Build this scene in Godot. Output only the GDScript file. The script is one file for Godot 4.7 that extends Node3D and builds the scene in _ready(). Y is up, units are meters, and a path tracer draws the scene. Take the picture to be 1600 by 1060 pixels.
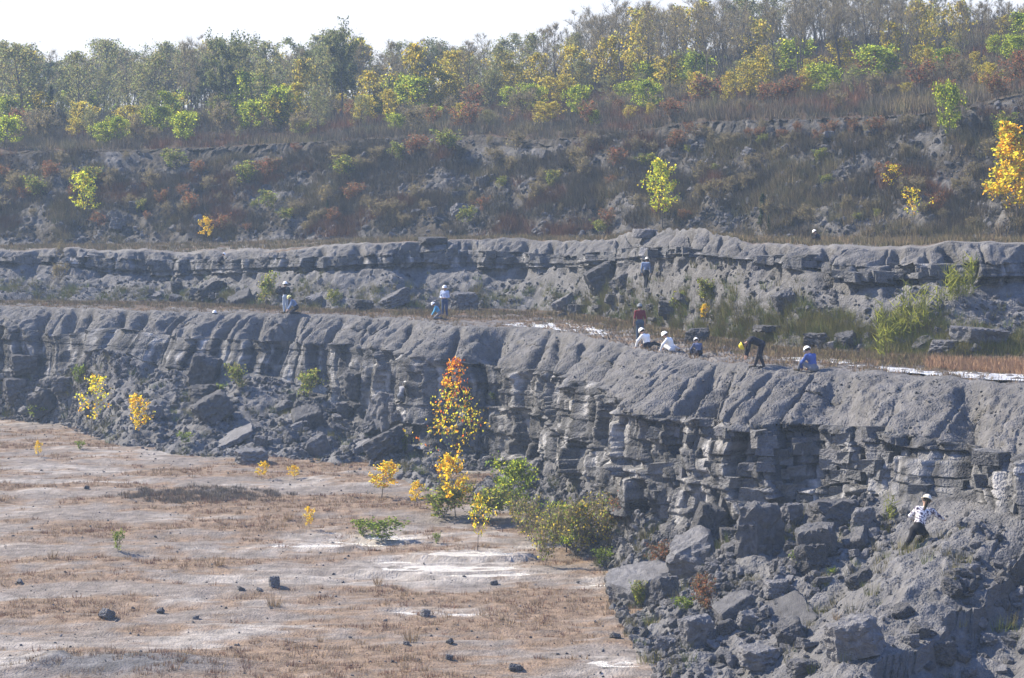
extends Node3D
# A stepped limestone quarry in autumn: lower floor, lower cliff, middle terrace, upper cliff, upper terrace, overgrown slope and wood.
const F := 3800.0      # focal length for a frame 1600 wide
const HZ := 345.0      # row of the horizon in that frame
const EYE := 12.4      # height of the camera over the quarry floor
const MID := 6.9       # height of the middle terrace
var rng := RandomNumberGenerator.new()
var na := FastNoiseLite.new()
var nb := FastNoiseLite.new()
var R := PackedFloat32Array()
var taken := {}
var M := {}
var nu := 0
var cell := {}         # coarse map of the ground: what the ground is like along each line of sight
var counts := PackedInt32Array([14, 18, 90, 84, 80, 88, 84, 84, 86, 92, 88, 88, 92, 88, 92, 92, 92, 88, 90, 60])
var SX := [-900, -200, 0, 110, 210, 310, 420, 520, 620, 720, 830, 920, 1000, 1090, 1170, 1260, 1350, 1450, 1550, 1680, 2300]

# ---------------------------------------------------------------- naming
func numbered(n: String) -> String:
	if not taken.has(n):
		taken[n] = 0
		return n
	taken[n] += 1
	return "%s_%03d" % [n, taken[n]]

func thing(called: String, label: String, category: String, at := Vector3.ZERO, turn := 0.0, group := "") -> Node3D:
	var o := Node3D.new()
	o.name = numbered(called)
	add_child(o, true)
	o.position = at
	o.rotation.y = turn
	tag(o, label, category, group)
	return o

func tag(o: Node, label: String, category: String, group := "", kind := "") -> void:
	if label: o.set_meta("label", label)
	if category: o.set_meta("category", category)
	if group: o.set_meta("group", group)
	if kind: o.set_meta("kind", kind)

func obj(called: String, m: Mesh, mat: Material, parent: Node = null) -> MeshInstance3D:
	var o := MeshInstance3D.new()
	o.mesh = m
	o.material_override = mat
	if parent == null:
		o.name = numbered(called)
		add_child(o, true)
	else:
		o.name = called
		var k := 0
		while parent.has_node(NodePath(o.name)):
			k += 1
			o.name = "%s_%03d" % [called, k]
		parent.add_child(o, true)
	return o

func ground(called: String, m: Mesh, mat: Material, label: String, category: String) -> MeshInstance3D:
	var o := obj(called, m, mat)
	tag(o, label, category, "", "structure")
	return o

func scatter(called: String, m: Mesh, mat: Material, xf: Array, cols: Array, label: String, category: String, parent: Node = null) -> void:
	if xf.is_empty(): return
	var mm := MultiMesh.new()
	mm.transform_format = MultiMesh.TRANSFORM_3D
	mm.use_colors = not cols.is_empty()
	mm.mesh = m
	mm.instance_count = xf.size()
	for i in xf.size():
		mm.set_instance_transform(i, xf[i])
		if mm.use_colors: mm.set_instance_color(i, cols[i])
	var o := MultiMeshInstance3D.new()
	o.multimesh = mm
	o.material_override = mat
	if parent == null:
		o.name = numbered(called)
		add_child(o, true)
	else:
		o.name = called if not parent.has_node(NodePath(called)) else "%s_%03d" % [called, parent.get_child_count()]
		parent.add_child(o, true)
	tag(o, label, category, "", "stuff")

# ---------------------------------------------------------------- small maths
func V(px: float, py: float, d: float) -> Vector3:
	return Vector3((px - 800.0) / F * d, EYE - (py - HZ) / F * d, -d)

func look(t: Array, x: float) -> float:              # piecewise linear table [x, y, x, y ...]
	if x <= t[0]: return t[1]
	var i := 2
	while i < t.size():
		if x <= t[i]:
			var k: float = (x - t[i - 2]) / (t[i] - t[i - 2])
			return lerpf(t[i - 1], t[i + 1], k)
		i += 2
	return t[t.size() - 1]

var hollows := []
func floor_y(x: float, z: float) -> float:
	var d := -z
	var y := -1.2 * smoothstep(118.0, 74.0, d)
	y += 0.10 * na.get_noise_2d(x * 0.16, z * 0.4) + 0.05 * na.get_noise_2d(x * 0.6 + 40.0, z * 0.9)
	for q in hollows:      # shallow wet hollows: middle, half-breadth, half-depth, water level
		var e := Vector2((x - q[0]) / q[2], (z - q[1]) / q[3]).length_squared()
		if e < 4.0:
			y = lerpf(y, q[4] - 0.025 + 0.10 * na.get_noise_2d(x * 0.8, z * 2.0), exp(-e * e))
			y = maxf(y, lerpf(q[4] - 0.2, q[4] + 0.04, smoothstep(0.8, 1.5, e)) if e < 3.0 else y)
	var m := Vector2((x + 12.2) / 4.2, (z + 73.5) / 2.2).length_squared()   # low stony mound near the near edge
	return y + 0.42 * exp(-m)

func on_floor(px: float, py: float) -> Vector3:
	var d := F * EYE / (py - HZ)
	for k in 6:
		d = F * (EYE - floor_y((px - 800.0) / F * d, -d)) / (py - HZ)
	return V(px, py, d)

func on_mid(px: float, py: float) -> Vector3:
	return V(px, py, F * (EYE - MID) / (py - HZ))

func rnd(a: float, b: float) -> float:
	return rng.randf_range(a, b)

func hash2(i: int, j: int) -> float:
	return R[(i * 197 + j * 7919 + 131072) & 4095]

func lin(c: Color, k := 1.0) -> Color:
	return Color(c.r * k, c.g * k, c.b * k)

# ---------------------------------------------------------------- ground sheets
func sample_row(st: Array) -> PackedVector3Array:    # 21 stations -> nu points
	var out := PackedVector3Array()
	var n := st.size()
	for i in n - 1:
		var a: Vector3 = st[maxi(i - 1, 0)]
		var b: Vector3 = st[i]
		var c: Vector3 = st[i + 1]
		var e: Vector3 = st[mini(i + 2, n - 1)]
		for k in counts[i]:
			var w := float(k) / counts[i]
			if i == 0 or i >= n - 3: out.append(b.lerp(c, w))
			else: out.append(b.cubic_interpolate(c, a, e, w))
	out.append(st[n - 1])
	return out

func sheet(P: PackedVector3Array, C: PackedColorArray, w: int, h: int) -> ArrayMesh:
	var N := PackedVector3Array()
	N.resize(w * h)
	var I := PackedInt32Array()
	I.resize((w - 1) * (h - 1) * 6)
	var q := 0
	for v in h:
		var v0 := maxi(v - 1, 0) * w
		var v1 := mini(v + 1, h - 1) * w
		var vv := v * w
		for u in w:
			var du := P[vv + mini(u + 1, w - 1)] - P[vv + maxi(u - 1, 0)]
			var dv := P[v1 + u] - P[v0 + u]
			N[vv + u] = dv.cross(du).normalized()
			if v < h - 1 and u < w - 1:
				var a := vv + u
				I[q] = a
				I[q + 1] = a + 1
				I[q + 2] = a + w
				I[q + 3] = a + 1
				I[q + 4] = a + w + 1
				I[q + 5] = a + w
				q += 6
	var A := []
	A.resize(Mesh.ARRAY_MAX)
	A[Mesh.ARRAY_VERTEX] = P
	A[Mesh.ARRAY_NORMAL] = N
	A[Mesh.ARRAY_COLOR] = C
	A[Mesh.ARRAY_INDEX] = I
	var m := ArrayMesh.new()
	m.add_surface_from_arrays(Mesh.PRIMITIVE_TRIANGLES, A)
	return m

func survey(P: PackedVector3Array, kind: int) -> void:      # notes where the nearest ground lies along each sight line
	for p in P:
		var d := -p.z
		if d < 40.0: continue
		var cx := int(floor((p.x / d * F + 800.0) / 5.0))
		var cy := int(floor(((EYE - p.y) / d * F + HZ) / 5.0))
		if cx < -20 or cx > 340 or cy < 0 or cy > 214: continue
		var key := cx * 1000 + cy
		if not cell.has(key) or -cell[key][0].z > d: cell[key] = [p, kind]

func hit(px: float, py: float) -> Vector3:
	var cx := int(floor(px / 5.0))
	var cy := int(floor(py / 5.0))
	for r in 8:
		for k in [[0, 0], [0, r], [r, 0], [-r, 0], [0, -r], [r, r], [-r, r]]:
			var key: int = (cx + k[0]) * 1000 + cy + k[1]
			if cell.has(key):
				var p: Vector3 = cell[key][0]
				var d := -p.z
				return Vector3((px - 800.0) / F * d, p.y, p.z)
	return on_floor(px, maxf(py, 600.0))

func outward(row: PackedVector3Array) -> PackedVector3Array:
	var out := PackedVector3Array()
	var n := row.size()
	for i in n:
		var t := row[mini(i + 14, n - 1)] - row[maxi(i - 14, 0)]
		out.append(Vector3(-t.z, 0, t.x).normalized())
	return out

func lengths(row: PackedVector3Array) -> PackedFloat32Array:
	var s := PackedFloat32Array([0.0])
	for i in range(1, row.size()):
		s.append(s[i - 1] + Vector2(row[i].x - row[i - 1].x, row[i].z - row[i - 1].z).length())
	return s

var bed_of := PackedInt32Array()      # bed number and distance to the nearest bedding plane by height, in steps of 2 cm
var bed_edge := PackedFloat32Array()
func make_beds() -> void:
	var y := -4.0
	var b := 0
	while y < 16.0:
		var h := 0.16 + 0.5 * R[(b * 31 + 7) & 4095] ** 1.5
		var n := int(h / 0.02)
		for k in n:
			bed_of.append(b)
			bed_edge.append(minf(k, n - 1 - k) * 0.02)
		y += n * 0.02
		b += 1

# profile of one quarry face. rows: crest, foot of the soil slope, foot of the rock face, toe of the scree.
func cliff(rows: Array, seg: Array, big: float, joint: Array, talus_rough: float, off: float, under := 0.0) -> Array:
	var n := rows[0].size() as int
	var s := lengths(rows[1])
	var nh := outward(rows[1])
	var h: int = seg[0] + seg[1] + seg[2] + 1
	var P := PackedVector3Array()
	var C := PackedColorArray()
	P.resize(n * h)
	C.resize(n * h)
	var soil := Color(0.245, 0.24, 0.245)
	for v in h:
		var band := 0
		var t := 0.0
		if v <= seg[0]:
			t = float(v) / seg[0]
		elif v <= seg[0] + seg[1]:
			band = 1
			t = float(v - seg[0]) / seg[1]
		else:
			band = 2
			t = float(v - seg[0] - seg[1]) / seg[2]
		var ra: PackedVector3Array = rows[band]
		var rb: PackedVector3Array = rows[band + 1]
		for u in n:
			var a := ra[u]
			var b := rb[u]
			var p := a.lerp(b, t)
			if band == 0: p.y = lerpf(a.y, b.y, t ** 1.45)
			elif band == 2: p.y = lerpf(a.y, b.y, 1.0 - (1.0 - t) ** 1.25)
			var su := s[u] + off
			var lean := su + 0.35 * na.get_noise_2d(p.y * 0.5, su * 0.15) + p.y * 0.12
			# buttresses with sharp gullies between them
			var g1 := absf(na.get_noise_2d(lean * 0.17, 3.0 + p.y * 0.03))
			var g2 := absf(na.get_noise_2d(lean * 0.52, 17.0 + p.y * 0.08))
			var g3 := absf(na.get_noise_2d(lean * 1.5, 29.0 + p.y * 0.3))
			var gul := big * (1.9 * g1 + 0.85 * g2 + 0.3 * g3 - 0.8)
			var fine := na.get_noise_3d(p.x * 1.9, p.y * 2.6, p.z * 1.9)
			var mott := nb.get_noise_3d(p.x * 0.7, p.y * 0.9, p.z * 0.7)
			var wf := 0.0
			var hd := 0.0
			var vd := 0.0
			var col := soil
			if band == 0:
				wf = smoothstep(0.06, 0.95, t)
				var calm := 0.35 + 0.65 * smoothstep(-0.25, 0.35, na.get_noise_2d(su * 0.11, 91.0))
				hd = big * (1.9 * g1 + (0.4 * g2 + 0.16 * g3) * calm - 0.65) * wf
				var ys := clampi(int((p.y + 4.0) / 0.02), 0, bed_of.size() - 1)
				var poke := smoothstep(-0.05, 0.3, nb.get_noise_2d(su * 0.25 + 7.0, p.y * 0.6)) * smoothstep(0.25, 0.6, t)
				hd += poke * ((R[(bed_of[ys] * 71 + 11) & 4095] - 0.5) * 0.26 - 0.05 * smoothstep(0.035, 0.0, bed_edge[ys]))
				hd += (0.06 * mott + 0.05 * na.get_noise_2d(lean * 3.1, t * 2.5)) * wf
				vd = (0.09 * fine + 0.10 * na.get_noise_2d(su * 1.3 + t * 2.0, t * 1.2)) * smoothstep(0.0, 0.25, t)
				vd -= big * (0.6 * smoothstep(0.22, 0.0, g1) + 0.2 * calm * smoothstep(0.2, 0.0, g2)) * smoothstep(0.0, 0.45, t)
				col = lin(soil, 1.0 + 0.35 * mott + 0.12 * fine)
			elif band == 1:
				var yy := p.y + 0.12 * na.get_noise_2d(su * 0.09, 60.0) + 4.0
				var k := clampi(int(yy / 0.02), 0, bed_of.size() - 1)
				var bed := bed_of[k]
				var J: float = look(joint, su - off)
				var wdt := 0.7 + 1.3 * R[(bed * 53) & 4095]
				var q := (lean + R[(bed * 29 + 5) & 4095] * 3.0) / wdt
				var jn := int(floor(q))
				var fr := minf(q - jn, 1.0 - (q - jn)) * wdt
				var pro := (R[(bed * 71 + 11) & 4095] - 0.5) * 0.10
				if R[(bed * 91 + 3) & 4095] > 0.88: pro += 0.14
				var blk := (hash2(bed, jn) - 0.5) * 0.20 * J
				if hash2(jn, bed + 7) > 0.93: blk -= 0.25 * J
				# joint-bounded faces, each turned a little its own way, through several beds at a time
				var storey := int((yy + 0.5 * na.get_noise_2d(su * 0.2, 80.0)) / (2.3 if J > 0.6 else 5.5))
				var fw := 0.9 + 1.5 * R[(storey * 37 + 3) & 4095]
				var fq := (lean + storey * 2.3) / fw
				var fj := int(floor(fq))
				blk += (hash2(storey + 40, fj) - 0.5) * (0.3 + 0.25 * J) + (hash2(storey + 90, fj) - 0.5) * (0.8 + 0.5 * J) * (fq - fj - 0.5) * fw
				var fe := minf(fq - fj, 1.0 - (fq - fj)) * fw
				blk -= 0.2 * smoothstep(0.1, 0.0, fe)
				var lq := (fj + 0.5) * fw - storey * 2.3
				var gq := big * (1.9 * absf(na.get_noise_2d(lq * 0.17, 3.0 + p.y * 0.03)) + 0.85 * absf(na.get_noise_2d(lq * 0.52, 17.0)) - 0.7)
				pro *= 0.25 + 0.75 * J
				hd = lerpf(gul, gq, 0.7 * smoothstep(0.0, 0.12, t)) * 0.85 + (pro + blk) * smoothstep(0.0, 0.06, t) * smoothstep(1.0, 0.94, t)
				hd -= 0.11 * smoothstep(0.035, 0.0, bed_edge[k]) * (0.12 + 0.6 * J) * (0.2 + R[(bed * 17) & 4095])
				hd -= 0.16 * J * smoothstep(0.09, 0.0, fr)
				hd += 0.05 * fine + 0.09 * mott - under * smoothstep(0.66, 0.8, t) * (0.5 + smoothstep(-0.3, 0.3, na.get_noise_2d(su * 0.25, 44.0)))
				var wh := smoothstep(0.05, 0.55, mott + 0.5 * na.get_noise_2d(su * 1.3, p.y * 0.35 + 9.0))
				col = Color(0.19, 0.19, 0.199).lerp(Color(0.47, 0.465, 0.47), wh * 0.9)
				col = lin(col, 0.82 + 0.36 * R[(bed * 43 + 1) & 4095] + 0.2 * (hash2(bed + 3, jn) - 0.5) * J)
				var st := na.get_noise_2d(lean * 2.1, p.y * 0.12 + 70.0)
				col = lin(col, 1.0 - 0.42 * smoothstep(0.15, 0.6, st) + 0.45 * smoothstep(-0.2, -0.6, st))
			else:
				hd = (minf(gul, 0.3) - under * 0.9) * (1.0 - smoothstep(0.0, 0.3, t))
				var str := na.get_noise_2d(su * 1.5 + t * 1.5, t * 1.3 + 5.0)
				vd = talus_rough * (0.05 * str + 0.10 * fine + 0.28 * mott + 0.6 * na.get_noise_2d(su * 0.22, t * 0.8 + 33.0)) * smoothstep(0.0, 0.1, t) * smoothstep(1.0, 0.9, t)
				col = lin(Color(0.25, 0.247, 0.255), 1.0 + 0.3 * mott + 0.16 * fine + 0.12 * str)
			if v == h - 1: vd -= 0.15
			p += nh[u] * hd
			p.y += vd
			P[v * n + u] = p
			C[v * n + u] = col
	return [P, C, n, h]

func blend(ra: PackedVector3Array, rb: PackedVector3Array, seg: int, lift: Callable, tone: Callable) -> Array:
	var n := ra.size()
	var P := PackedVector3Array()
	var C := PackedColorArray()
	P.resize(n * (seg + 1))
	C.resize(n * (seg + 1))
	for v in seg + 1:
		var t := float(v) / seg
		for u in n:
			var p := ra[u].lerp(rb[u], t)
			p.y += lift.call(p, t)
			P[v * n + u] = p
			C[v * n + u] = tone.call(p, t)
	return [P, C, n, seg + 1]

# ---------------------------------------------------------------- materials
func grain(freq: float, lo: float, hi: float, oct: int, sd: int, normal := false, size := 512) -> NoiseTexture2D:
	var n := FastNoiseLite.new()
	n.seed = sd
	n.frequency = freq
	n.fractal_octaves = oct
	n.fractal_gain = 0.6
	var t := NoiseTexture2D.new()
	t.width = size
	t.height = size
	t.seamless = true
	t.noise = n
	if normal:
		t.as_normal_map = true
		t.bump_strength = hi
	else:
		var g := Gradient.new()
		g.set_color(0, Color(lo, lo, lo))
		g.set_color(1, Color(hi, hi, hi))
		t.color_ramp = g
	return t

func mat(called: String, rough := 0.95, vertex := true, c := Color.WHITE) -> StandardMaterial3D:
	var m := StandardMaterial3D.new()
	m.resource_name = called
	m.roughness = rough
	m.vertex_color_use_as_albedo = vertex
	m.albedo_color = c
	m.metallic_specular = 0.3
	return m

func earth(called: String, scale: float, relief: float, t0: Texture2D, t1: Texture2D, hgt: Texture2D) -> StandardMaterial3D:
	var m := mat(called)
	m.albedo_texture = t0
	m.uv1_triplanar = true
	m.uv1_world_triplanar = true
	m.uv1_scale = Vector3(scale, scale, scale)
	m.uv2_triplanar = true
	m.uv2_world_triplanar = true
	m.uv2_scale = Vector3(scale * 5.3, scale * 5.3, scale * 5.3)
	m.detail_enabled = true
	m.detail_blend_mode = BaseMaterial3D.BLEND_MODE_MUL
	m.detail_uv_layer = BaseMaterial3D.DETAIL_UV_2
	m.detail_albedo = t1
	m.heightmap_enabled = true
	m.heightmap_texture = hgt
	m.heightmap_scale = relief
	return m

func make_materials() -> void:
	var coarse := grain(0.012, 0.68, 1.0, 5, 3)
	var fine := grain(0.03, 0.74, 1.0, 4, 9)
	var relief := grain(0.045, 0.0, 1.0, 5, 21)
	M.rock = earth("weathered shale and limestone", 0.33, 11.0, coarse, fine, relief)
	M.soil = earth("quarry floor", 0.30, 5.0, coarse, fine, relief)
	M.stone = earth("fallen limestone", 0.6, 7.0, coarse, fine, relief)
	M.leaf = mat("leaves", 0.55)
	M.leaf.backlight_enabled = true
	M.leaf.backlight = Color(1.25, 1.25, 1.1)
	M.twig = mat("twigs", 0.9)
	M.bark = mat("bark", 0.95, true)
	M.cloth = mat("cloth", 0.9)
	M.skin = mat("skin", 0.6)
	M.helmet = mat("helmet shell", 0.3)
	M.water = StandardMaterial3D.new()
	M.water.resource_name = "shallow water"
	M.water.albedo_color = Color(0.85, 0.85, 0.84)  # near-white colour stands in for the glare on the pools
	M.water.metallic = 0.6
	M.water.roughness = 0.32
	M.water.metallic_specular = 1.0
	M.water.normal_enabled = true
	M.water.normal_texture = grain(0.05, 0, 9.0, 3, 40, true)
	M.water.normal_scale = 1.3
	M.water.uv1_triplanar = true
	M.water.uv1_world_triplanar = true
	M.water.uv1_scale = Vector3(0.8, 0.8, 0.8)
	M.mud = M.water.duplicate()
	M.mud.resource_name = "puddle water with painted glare"
	M.mud.metallic = 0.3
	M.mud.albedo_color = Color(0.76, 0.745, 0.72)  # whitened: glare on the puddles put into their colour

# ---------------------------------------------------------------- the place
func _ready() -> void:
	rng.seed = 7
	na.seed = 11
	na.noise_type = FastNoiseLite.TYPE_SIMPLEX_SMOOTH
	na.frequency = 1.0
	na.fractal_type = FastNoiseLite.FRACTAL_NONE
	nb.seed = 23
	nb.noise_type = FastNoiseLite.TYPE_SIMPLEX_SMOOTH
	nb.frequency = 1.0
	nb.fractal_octaves = 3
	for i in 4096: R.append(rng.randf())

	var cam := Camera3D.new()
	cam.name = "camera"
	cam.projection = Camera3D.PROJECTION_FRUSTUM
	cam.near = 1.0
	cam.far = 4000.0
	cam.size = 1060.0 / F
	cam.frustum_offset = Vector2(0, -(530.0 - HZ) / F)
	cam.position = Vector3(0, EYE, 0)
	add_child(cam)
	cam.make_current()

	var env := Environment.new()
	env.tonemap_mode = Environment.TONE_MAPPER_LINEAR
	env.tonemap_exposure = 2.35
	env.background_mode = Environment.BG_SKY
	var sk := ProceduralSkyMaterial.new()
	sk.sky_top_color = Color(0.42, 0.57, 0.86)
	sk.sky_horizon_color = Color(1.0, 0.985, 0.945)
	sk.sky_curve = 0.16
	sk.sky_energy_multiplier = 1.0
	sk.ground_bottom_color = Color(0.4, 0.38, 0.36)
	sk.ground_horizon_color = Color(0.8, 0.8, 0.8)
	var sky := Sky.new()
	sky.sky_material = sk
	env.sky = sky
	env.background_energy_multiplier = 0.64
	env.fog_enabled = true
	env.fog_density = 0.0006
	env.fog_light_color = Color(0.78, 0.89, 1.0)
	env.sdfgi_enabled = true
	env.ssao_enabled = true
	env.ssil_enabled = true
	var we := WorldEnvironment.new()
	we.name = "world_environment"
	we.environment = env
	add_child(we)

	var sun := DirectionalLight3D.new()
	sun.name = "sun"
	sun.light_energy = 1.6
	sun.light_color = Color(1.0, 0.95, 0.86)
	sun.light_angular_distance = 0.5
	sun.shadow_enabled = true
	add_child(sun)
	sun.look_at_from_position(Vector3.ZERO, -Vector3(-0.66, 0.66, -0.36))

	var wet := []
	for q in [[755, 893, 76, 5], [690, 885, 104, 5], [636, 877, 56, 3], [775, 876, 52, 4], [735, 863, 60, 3.5], [560, 847, 92, 4.5], [622, 838, 44, 3.5], [480, 851, 50, 2.5], [640, 955, 44, 4], [722, 959, 40, 3.5], [-5, 1036, 62, 11], [955, 1034, 46, 6], [930, 912, 26, 4]]:
		var p := on_floor(q[0], q[1])
		var k := -p.z / F
		wet.append([p.x, p.z, q[2] * k, q[3] * k * -p.z / 13.2, p.y - 0.08])
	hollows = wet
	make_materials()
	make_beds()
	build_ground()
	build_water()
	make_stock()
	build_rocks()
	build_plants()
	build_wood()
	build_people()

var faces := {}        # vertices of the sheets, for strewing things on them

func row(tab: Array, dep: Callable) -> PackedVector3Array:
	var st := []
	for i in SX.size(): st.append(V(SX[i], look(tab, SX[i]), dep.call(SX[i], i)))
	return sample_row(st)

func build_ground() -> void:
	# lower cliff: [crest px, py, foot of soil px, py, foot of rock px, py, toe px, py, run of soil, run of rock]
	var T := [
		[-900, 470, -930, 500, -940, 590, -980, 640, 2.2, 3.0],
		[-200, 475, -225, 505, -235, 590, -270, 652, 2.2, 3.0],
		[0, 478, -20, 503, -25, 592, -60, 656, 2.2, 3.0],
		[110, 481, 85, 522, 78, 590, 40, 660, 2.2, 3.0],
		[210, 485, 178, 512, 160, 545, 95, 668, 1.6, 3.2],
		[310, 487, 272, 525, 250, 572, 165, 692, 2.2, 3.4],
		[420, 490, 382, 530, 368, 580, 245, 708, 2.2, 3.4],
		[520, 492, 490, 535, 478, 604, 345, 716, 2.2, 3.2],
		[620, 498, 590, 540, 583, 660, 485, 722, 2.2, 3.0],
		[720, 509, 690, 560, 683, 702, 612, 748, 2.2, 3.0],
		[830, 512, 790, 572, 783, 728, 718, 782, 2.4, 3.2],
		[920, 527, 880, 582, 872, 722, 800, 806, 2.4, 3.3],
		[1000, 545, 952, 602, 944, 762, 876, 852, 2.6, 3.6],
		[1090, 561, 1012, 640, 1000, 806, 940, 890, 3.4, 4.8],
		[1170, 570, 1100, 652, 1093, 818, 952, 935, 3.8, 5.2],
		[1260, 576, 1200, 660, 1193, 806, 978, 985, 4.0, 5.4],
		[1350, 580, 1300, 664, 1294, 778, 1010, 1042, 4.0, 5.6],
		[1450, 587, 1400, 672, 1393, 772, 1050, 1085, 4.2, 5.8],
		[1555, 595, 1500, 694, 1488, 788, 1110, 1150, 4.4, 6.4],
		[1730, 610, 1660, 722, 1640, 850, 1270, 1270, 5.4, 7.6],
		[2300, 690, 2250, 820, 2240, 960, 1700, 1500, 4.0, 5.5]]
	var ks := [[], [], [], []]
	for a in T:
		var d0: float = F * (EYE - MID) / (a[1] - HZ)
		ks[0].append(V(a[0], a[1], d0))
		ks[1].append(V(a[2], a[3], d0 - a[8]))
		ks[2].append(V(a[4], a[5], d0 - a[9]))
		ks[3].append(on_floor(a[6], a[7]))
	var t_rows := []
	for k in ks: t_rows.append(sample_row(k))
	nu = t_rows[0].size()
	for u in nu:
		var p: Vector3 = t_rows[0][u]
		p.y += 0.06 * na.get_noise_2d(p.x * 0.9, p.z * 0.9) + 0.07 * na.get_noise_2d(p.x * 0.23 + 9.0, p.z * 0.23)
		t_rows[0][u] = p
	# upper cliff
	var toe := [-900, 466, -200, 469, 100, 470, 300, 472, 400, 477, 500, 482, 600, 484, 700, 482, 800, 483, 900, 489, 1000, 503, 1100, 524, 1200, 539, 1300, 548, 1400, 553, 1500, 556, 1700, 557, 2300, 570]
	var top := [-900, 389, 0, 391, 110, 391, 200, 393, 250, 397, 310, 395, 350, 396, 420, 391, 480, 388, 520, 386, 600, 383, 650, 378, 720, 373, 760, 371, 830, 376, 900, 379, 960, 378, 1000, 361, 1040, 356, 1090, 361, 1170, 376, 1260, 384, 1340, 389, 1400, 387, 1450, 384, 1700, 379, 2300, 372]
	var cap := [-900, 10, 110, 10, 310, 10, 420, 12, 620, 16, 830, 18, 1000, 24, 1090, 30, 1260, 20, 1350, 26, 1700, 30]
	var foot := [-900, 410, 0, 411, 110, 416, 210, 430, 310, 430, 420, 426, 520, 424, 620, 418, 720, 419, 830, 419, 920, 417, 1000, 410, 1090, 400, 1170, 404, 1260, 420, 1350, 443, 1450, 446, 1700, 440, 2300, 440]
	var dm := func(x, _i): return F * (EYE - MID) / (look(toe, x) - HZ)
	var u_rows := [
		row(top, func(x, i): return dm.call(x, i) + 7.2),
		[], [], []]
	var k1 := []
	var k2 := []
	var k3 := []
	for i in SX.size():
		var x: float = SX[i]
		var d: float = dm.call(x, i)
		k1.append(V(x - 8, look(top, x) + look(cap, x), d + 5.9))
		k2.append(V(x - 12, look(foot, x), d + 5.2))
		k3.append(on_mid(x - 42, look(toe, x - 42)))
	u_rows[1] = sample_row(k1)
	u_rows[2] = sample_row(k2)
	u_rows[3] = sample_row(k3)
	for u in nu:
		var p: Vector3 = u_rows[0][u]
		p.y += 0.09 * na.get_noise_2d(p.x * 0.8, p.z * 0.8) + 0.22 * na.get_noise_2d(p.x * 0.16 + 9.0, p.z * 0.16)
		u_rows[0][u] = p
	# overgrown slope and hilltop
	var v0y := [-900, 384, 0, 384, 300, 380, 500, 375, 700, 372, 1100, 372, 1300, 374, 1700, 374, 2300, 374]
	var v0d := [-900, 195, 0, 190, 300, 185, 500, 180, 700, 175, 900, 165, 1100, 155, 1300, 147, 1450, 142, 1700, 136, 2300, 130]
	var v1y := [-900, 240, 0, 238, 110, 236, 310, 232, 420, 226, 520, 222, 620, 216, 720, 211, 830, 219, 920, 214, 1000, 204, 1090, 192, 1170, 189, 1260, 187, 1350, 184, 1450, 178, 1550, 158, 1680, 130, 2300, 100]
	var v1r := [-900, 16, 500, 16, 800, 15, 1300, 13, 1700, 11, 2300, 11]
	var lip := [-900, 3, 260, 3, 300, 18, 480, 18, 540, 4, 700, 4, 790, 16, 900, 6, 1040, 10, 1080, 30, 1400, 30, 1480, 6, 2300, 5]
	var d0f := func(x, _i): return look(v0d, x)
	var v_rows := [
		row(v1y, func(x, _i): return look(v0d, x) + look(v1r, x)),
		row(v1y, func(x, _i): return look(v0d, x) + look(v1r, x) - 0.6),
		[],
		row(v0y, d0f)]
	var kk := []
	for x in SX: kk.append(V(x - 6, look(v1y, x) + look(lip, x), look(v0d, x) + look(v1r, x) - 1.6))
	v_rows[2] = sample_row(kk)
	var w1y := [-900, 205, 0, 200, 300, 196, 500, 190, 700, 176, 900, 160, 1100, 146, 1300, 132, 1450, 120, 1550, 92, 1700, 40, 2300, 10]
	var w1 := row(w1y, func(x, _i): return look(v0d, x) + look(v1r, x) + 30.0)
	var w2y := [-900, 190, 0, 185, 500, 165, 700, 140, 900, 105, 1100, 80, 1300, 60, 1550, 30, 1700, 0, 2300, -20]
	var w2 := row(w2y, func(x, _i): return look(v0d, x) + look(v1r, x) + 110.0)
	var w3 := PackedVector3Array()
	for p in w2: w3.append(Vector3(p.x * 1.6, p.y + 4.0, p.z - 160.0))

	var J1 := [0, 0.2, 62, 0.15, 84, 0.3, 92, 0.9, 120, 1.0]
	var lo := cliff(t_rows, [26, 84, 54], 1.1, J1, 1.0, 0.0)
	# the scree cone under the climber: beyond its ridge the ground falls off into a stony gully
	var ra := V(1668, 850, 74.0)
	var rb := V(1490, 1065, 67.0)
	var across := Vector2(rb.z - ra.z, -(rb.x - ra.x)).normalized()
	for i in range((26 + 84) * nu, lo[0].size()):
		var p: Vector3 = lo[0][i]
		var e := (Vector2(p.x, p.z) - Vector2(ra.x, ra.z)).dot(across)
		e += 0.5 * na.get_noise_2d(p.x * 0.4, p.z * 0.4)
		if e > 0.0: p.y -= (minf(e * 0.5, 1.2) - 0.2 * maxf(e - 3.0, 0.0)) * smoothstep(0.0, 2.2, 74.5 - absf(p.z))
		else: p.y += 0.5 * exp(-e * e * 0.08)
		lo[0][i] = p
	faces.lower = lo
	ground("lower_quarry_cliff", sheet(lo[0], lo[1], lo[2], lo[3]), M.rock, "tall grey bedded limestone cliff with soil cap and scree, below the middle terrace", "cliff")
	survey(lo[0], 1)
	masonry(get_node("lower_quarry_cliff"), lo, 28, 108, 1010, nu - 90, 80, 0.5)
	var J2 := [0, 0.45, 200, 0.45]
	var up := cliff(u_rows, [14, 34, 40], 1.0, J2, 0.7, 300.0, 0.32)
	faces.upper = up
	ground("upper_quarry_cliff", sheet(up[0], up[1], up[2], up[3]), M.rock, "low grey limestone cliff with scree cones between middle and upper terrace", "cliff")
	survey(up[0], 2)
	masonry(get_node("upper_quarry_cliff"), up, 17, 36, 60, nu - 60, 110, 0.5)
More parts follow.
